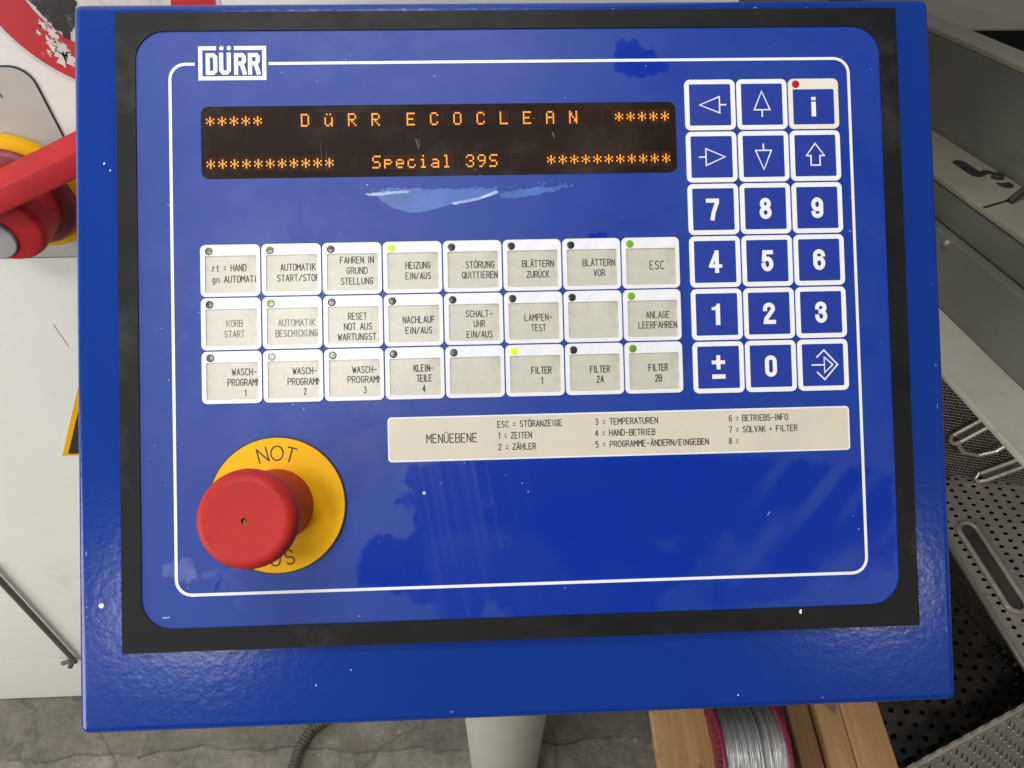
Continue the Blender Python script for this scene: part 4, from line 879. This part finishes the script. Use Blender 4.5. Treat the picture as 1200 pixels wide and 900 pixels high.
mb = MB(); mb.tube([L0 + lv * -.0 + lu * -.002, L0 + lv * .40 + lu * -.002], .0048, 10); link('edge_bar', mb.mesh('edge_bar', [mat('bright_steel', (.62, .57, .50), .22, metal=.9, var=.1, vscale=40)]), ld, I4)
hp = [L0 + lu * (.046 + .0175 * math.cos(t)) + lv * (.215 + (.068 if math.sin(t) > 0 else -.068) + .0175 * math.sin(t)) + ez * .006 for t in [2 * math.pi * k / 28 for k in range(28)]]
mb = MB(); mb.tube(hp, .0042, 8, 0, True); link('loop_handle', mb.mesh('loop_handle', [M_PERF]), ld, I4)
mb = MB(); mb.face([p - ez * .0035 for p in hp]); link('handle_recess', mb.mesh('handle_recess', [M_PERFD]), ld, I4)
# fine mesh basket behind it
mbk = thing('mesh_basket', 'fine wire mesh basket with bent bracket rails, behind the perforated plate', 'basket', (.95, .53, .345))
N0 = Vector((.76, .542, .345)); nu_ = Vector((.975, -.22, 0)).normalized(); nz = Vector((0, .25, .968)).normalized(); nn = nu_.cross(nz)
mb = MB()
for i in range(72): mb.tube([N0 + nu_ * (i * .0064), N0 + nu_ * (i * .0064) + nz * .30], .00095, 4)
for j in range(47): mb.tube([N0 + nz * (j * .0064) + nn * .001, N0 + nz * (j * .0064) + nn * .001 + nu_ * .46], .00095, 4)
link('wire_mesh', mb.mesh('wire_mesh', [M_WIRE]), mbk, I4)
mb = MB(); q = [N0 - nn * .012, N0 + nu_ * .46 - nn * .012, N0 + nu_ * .46 + nz * .30 - nn * .012, N0 + nz * .30 - nn * .012]; mb.face(q); link('inner_panel', mb.mesh('inner_panel', [M_PERFD]), mbk, I4)
for (u0, z0, u1, z1) in ((.100, .100, .162, .180), (.175, .018, .250, .088)):
    mb = MB()
    A = N0 + nu_ * u0 + nz * z0 + nn * .010; Bp = N0 + nu_ * u1 + nz * z1 + nn * .010; dd = (Bp - A).normalized(); sd = dd.cross(nn).normalized()
    for s_ in (-.011, .011): mb.tube([A + sd * s_, Bp + sd * s_], .0042, 8)
    mb.tube([A + sd * .011, A + sd * .007 - dd * .012, A - sd * .007 - dd * .012, A - sd * .011], .0042, 8)
    link('bracket_rail', mb.mesh('bracket_rail', [M_PERF]), mbk, I4)
    mb = MB()
    mb.face([A + sd * .009, A - sd * .009, Bp - sd * .009, Bp + sd * .009]); link('bracket_plate', mb.mesh('bracket_plate', [M_PERFD]), mbk, I4)
mb = MB(); mb.tube([N0 + nu_ * u + nz * z + nn * .016 for u, z in ((.105, .088), (.118, .074), (.145, .072), (.171, .088), (.188, .114), (.20, .136))], .004, 8); link('bent_rod', mb.mesh('bent_rod', [M_PERF]), mbk, I4)

# ================================================================== PALLET, SPOOL, HOSE
pl = thing('wooden_pallet', 'pale wooden pallet on the floor below the console', 'pallet', (.45, -.1, 0))
def board(name, x0, x1, z0, z1, m, y0=-.55, y1=.168):
    mb = MB(); mb.box(x0, x1, y0, y1, z0, z1); return bevel(link(name, mb.mesh(name, [m], 1, weld=1e-6), pl, I4), .003)
board('deck_board', .228, .326, .338, .360, M_WOOD, -.55, .108); board('deck_board', .484, .523, .339, .361, M_WOOD, -.55, .108); board('deck_board', .525, .586, .338, .360, M_WOOD, -.55, .108)
board('deck_board', .446, .481, .325, .346, M_WOODD, -.55, .108); board('deck_board', .335, .480, .235, .257, M_WOODD, -.50, .100)
for x in (.40, .53):
    mb = MB(); mb.box(x - .03, x + .03, -.50, .06, .02, .234 if x < .45 else .324); link('stringer', mb.mesh('stringer', [M_WOODD]), pl, I4)
mb = MB(); mb.box(.36, .57, -.50, .06, 0, .02); link('bottom_board', mb.mesh('bottom_board', [M_WOODD]), pl, I4)
mb = MB(); mb.box(.31, .334, -.50, .06, .234, .337); mb.box(.3341, .50, -.50, .06, .2341, .2349); link('crossbar', mb.mesh('crossbar', [M_WOODD]), pl, I4)

def winding_material():
    m = bpy.data.materials.new('wound_steel_wire'); m.use_nodes = True
    nt = m.node_tree; b = nt.nodes['Principled BSDF']; b.inputs['Metallic'].default_value = .85; b.inputs['Roughness'].default_value = .33
    tc = nt.nodes.new('ShaderNodeTexCoord'); mp = nt.nodes.new('ShaderNodeMapping'); mp.inputs['Scale'].default_value = (6, 6, 380)
    nt.links.new(tc.outputs['Object'], mp.inputs['Vector'])
    n = nt.nodes.new('ShaderNodeTexNoise'); n.inputs['Scale'].default_value = 1; n.inputs['Detail'].default_value = 4; n.inputs['Distortion'].default_value = .6; nt.links.new(mp.outputs[0], n.inputs['Vector'])
    cr = nt.nodes.new('ShaderNodeValToRGB'); cr.color_ramp.elements[0].position = .3; cr.color_ramp.elements[1].position = .65
    cr.color_ramp.elements[0].color = (.22, .22, .22, 1); cr.color_ramp.elements[1].color = (.62, .62, .61, 1)
    nt.links.new(n.outputs['Fac'], cr.inputs[0]); nt.links.new(cr.outputs[0], b.inputs['Base Color'])
    bp = nt.nodes.new('ShaderNodeBump'); bp.inputs['Distance'].default_value = .002; nt.links.new(n.outputs['Fac'], bp.inputs['Height']); nt.links.new(bp.outputs[0], b.inputs['Normal'])
    return m
Msp = Matrix.Translation((.2875, .045, .337)) @ Matrix.Rotation(math.pi / 2, 4, 'Y')      # local z runs along the spool axis (+x)
sp = thing('wire_spool', 'spool of silver steel wire with magenta flanges standing in the pallet gap', 'wire spool', (.36, .045, .257))
mb = MB(); mb.lathe([(.074, .0295), (.074, .118)], 72); link('wire_winding', mb.mesh('wire_winding', [winding_material()], 1, weld=1e-6), sp, Matrix.Translation((.2875, .045, .337)))
o_w = sp.children[0]; o_w.matrix_basis = o_w.matrix_basis @ Matrix.Rotation(math.pi / 2, 4, 'Y')
mb2 = MB()
for z0, z1, mi in ((.0235, .0295, 0), (.118, .1255, 0)):
    mb = MB(); mb.lathe([(.03, z0), (.079, z0), (.080, z0 + .0015), (.080, z1 - .0015), (.079, z1), (.03, z1)], 72, 0, False)
    if z0 < .1:
        for k in range(48):
            a = 2 * math.pi * k / 48; p = lambda r, da: (r * math.cos(a + da), r * math.sin(a + da))
            mb.face([(*p(.055, -.02), z0 - .002), (*p(.077, -.02), z0 - .002), (*p(.077, .02), z0 - .002), (*p(.055, .02), z0 - .002)], 1)
    link('flange', mb.mesh('flange', [M_MAG, M_MAGD], 1, weld=1e-6), sp, Msp)

# corrugated hose on the floor
hz = []; rad = []
pts = [(-.415, -.10), (-.405, .03), (-.397, .105), (-.388, .150), (-.370, .182), (-.34, .200), (-.28, .215), (-.20, .22)]
tt = 0
for i in range(len(pts) - 1):
    a, b = Vector((*pts[i], .020)), Vector((*pts[i + 1], .020)); n = max(4, int((b - a).length / .0016))
    for k in range(n): hz.append(tuple(a.lerp(b, k / n))); rad.append(.0115 if (tt // 2) % 2 else .0095); tt += 1
mb = MB(); mb.tube(hz, .011, 12, 0, False, rad)
tag(link('corrugated_hose', mb.mesh('corrugated_hose', [M_HOSE]), None, I4), 'dark corrugated hose curving over the concrete floor beneath the console', 'hose')
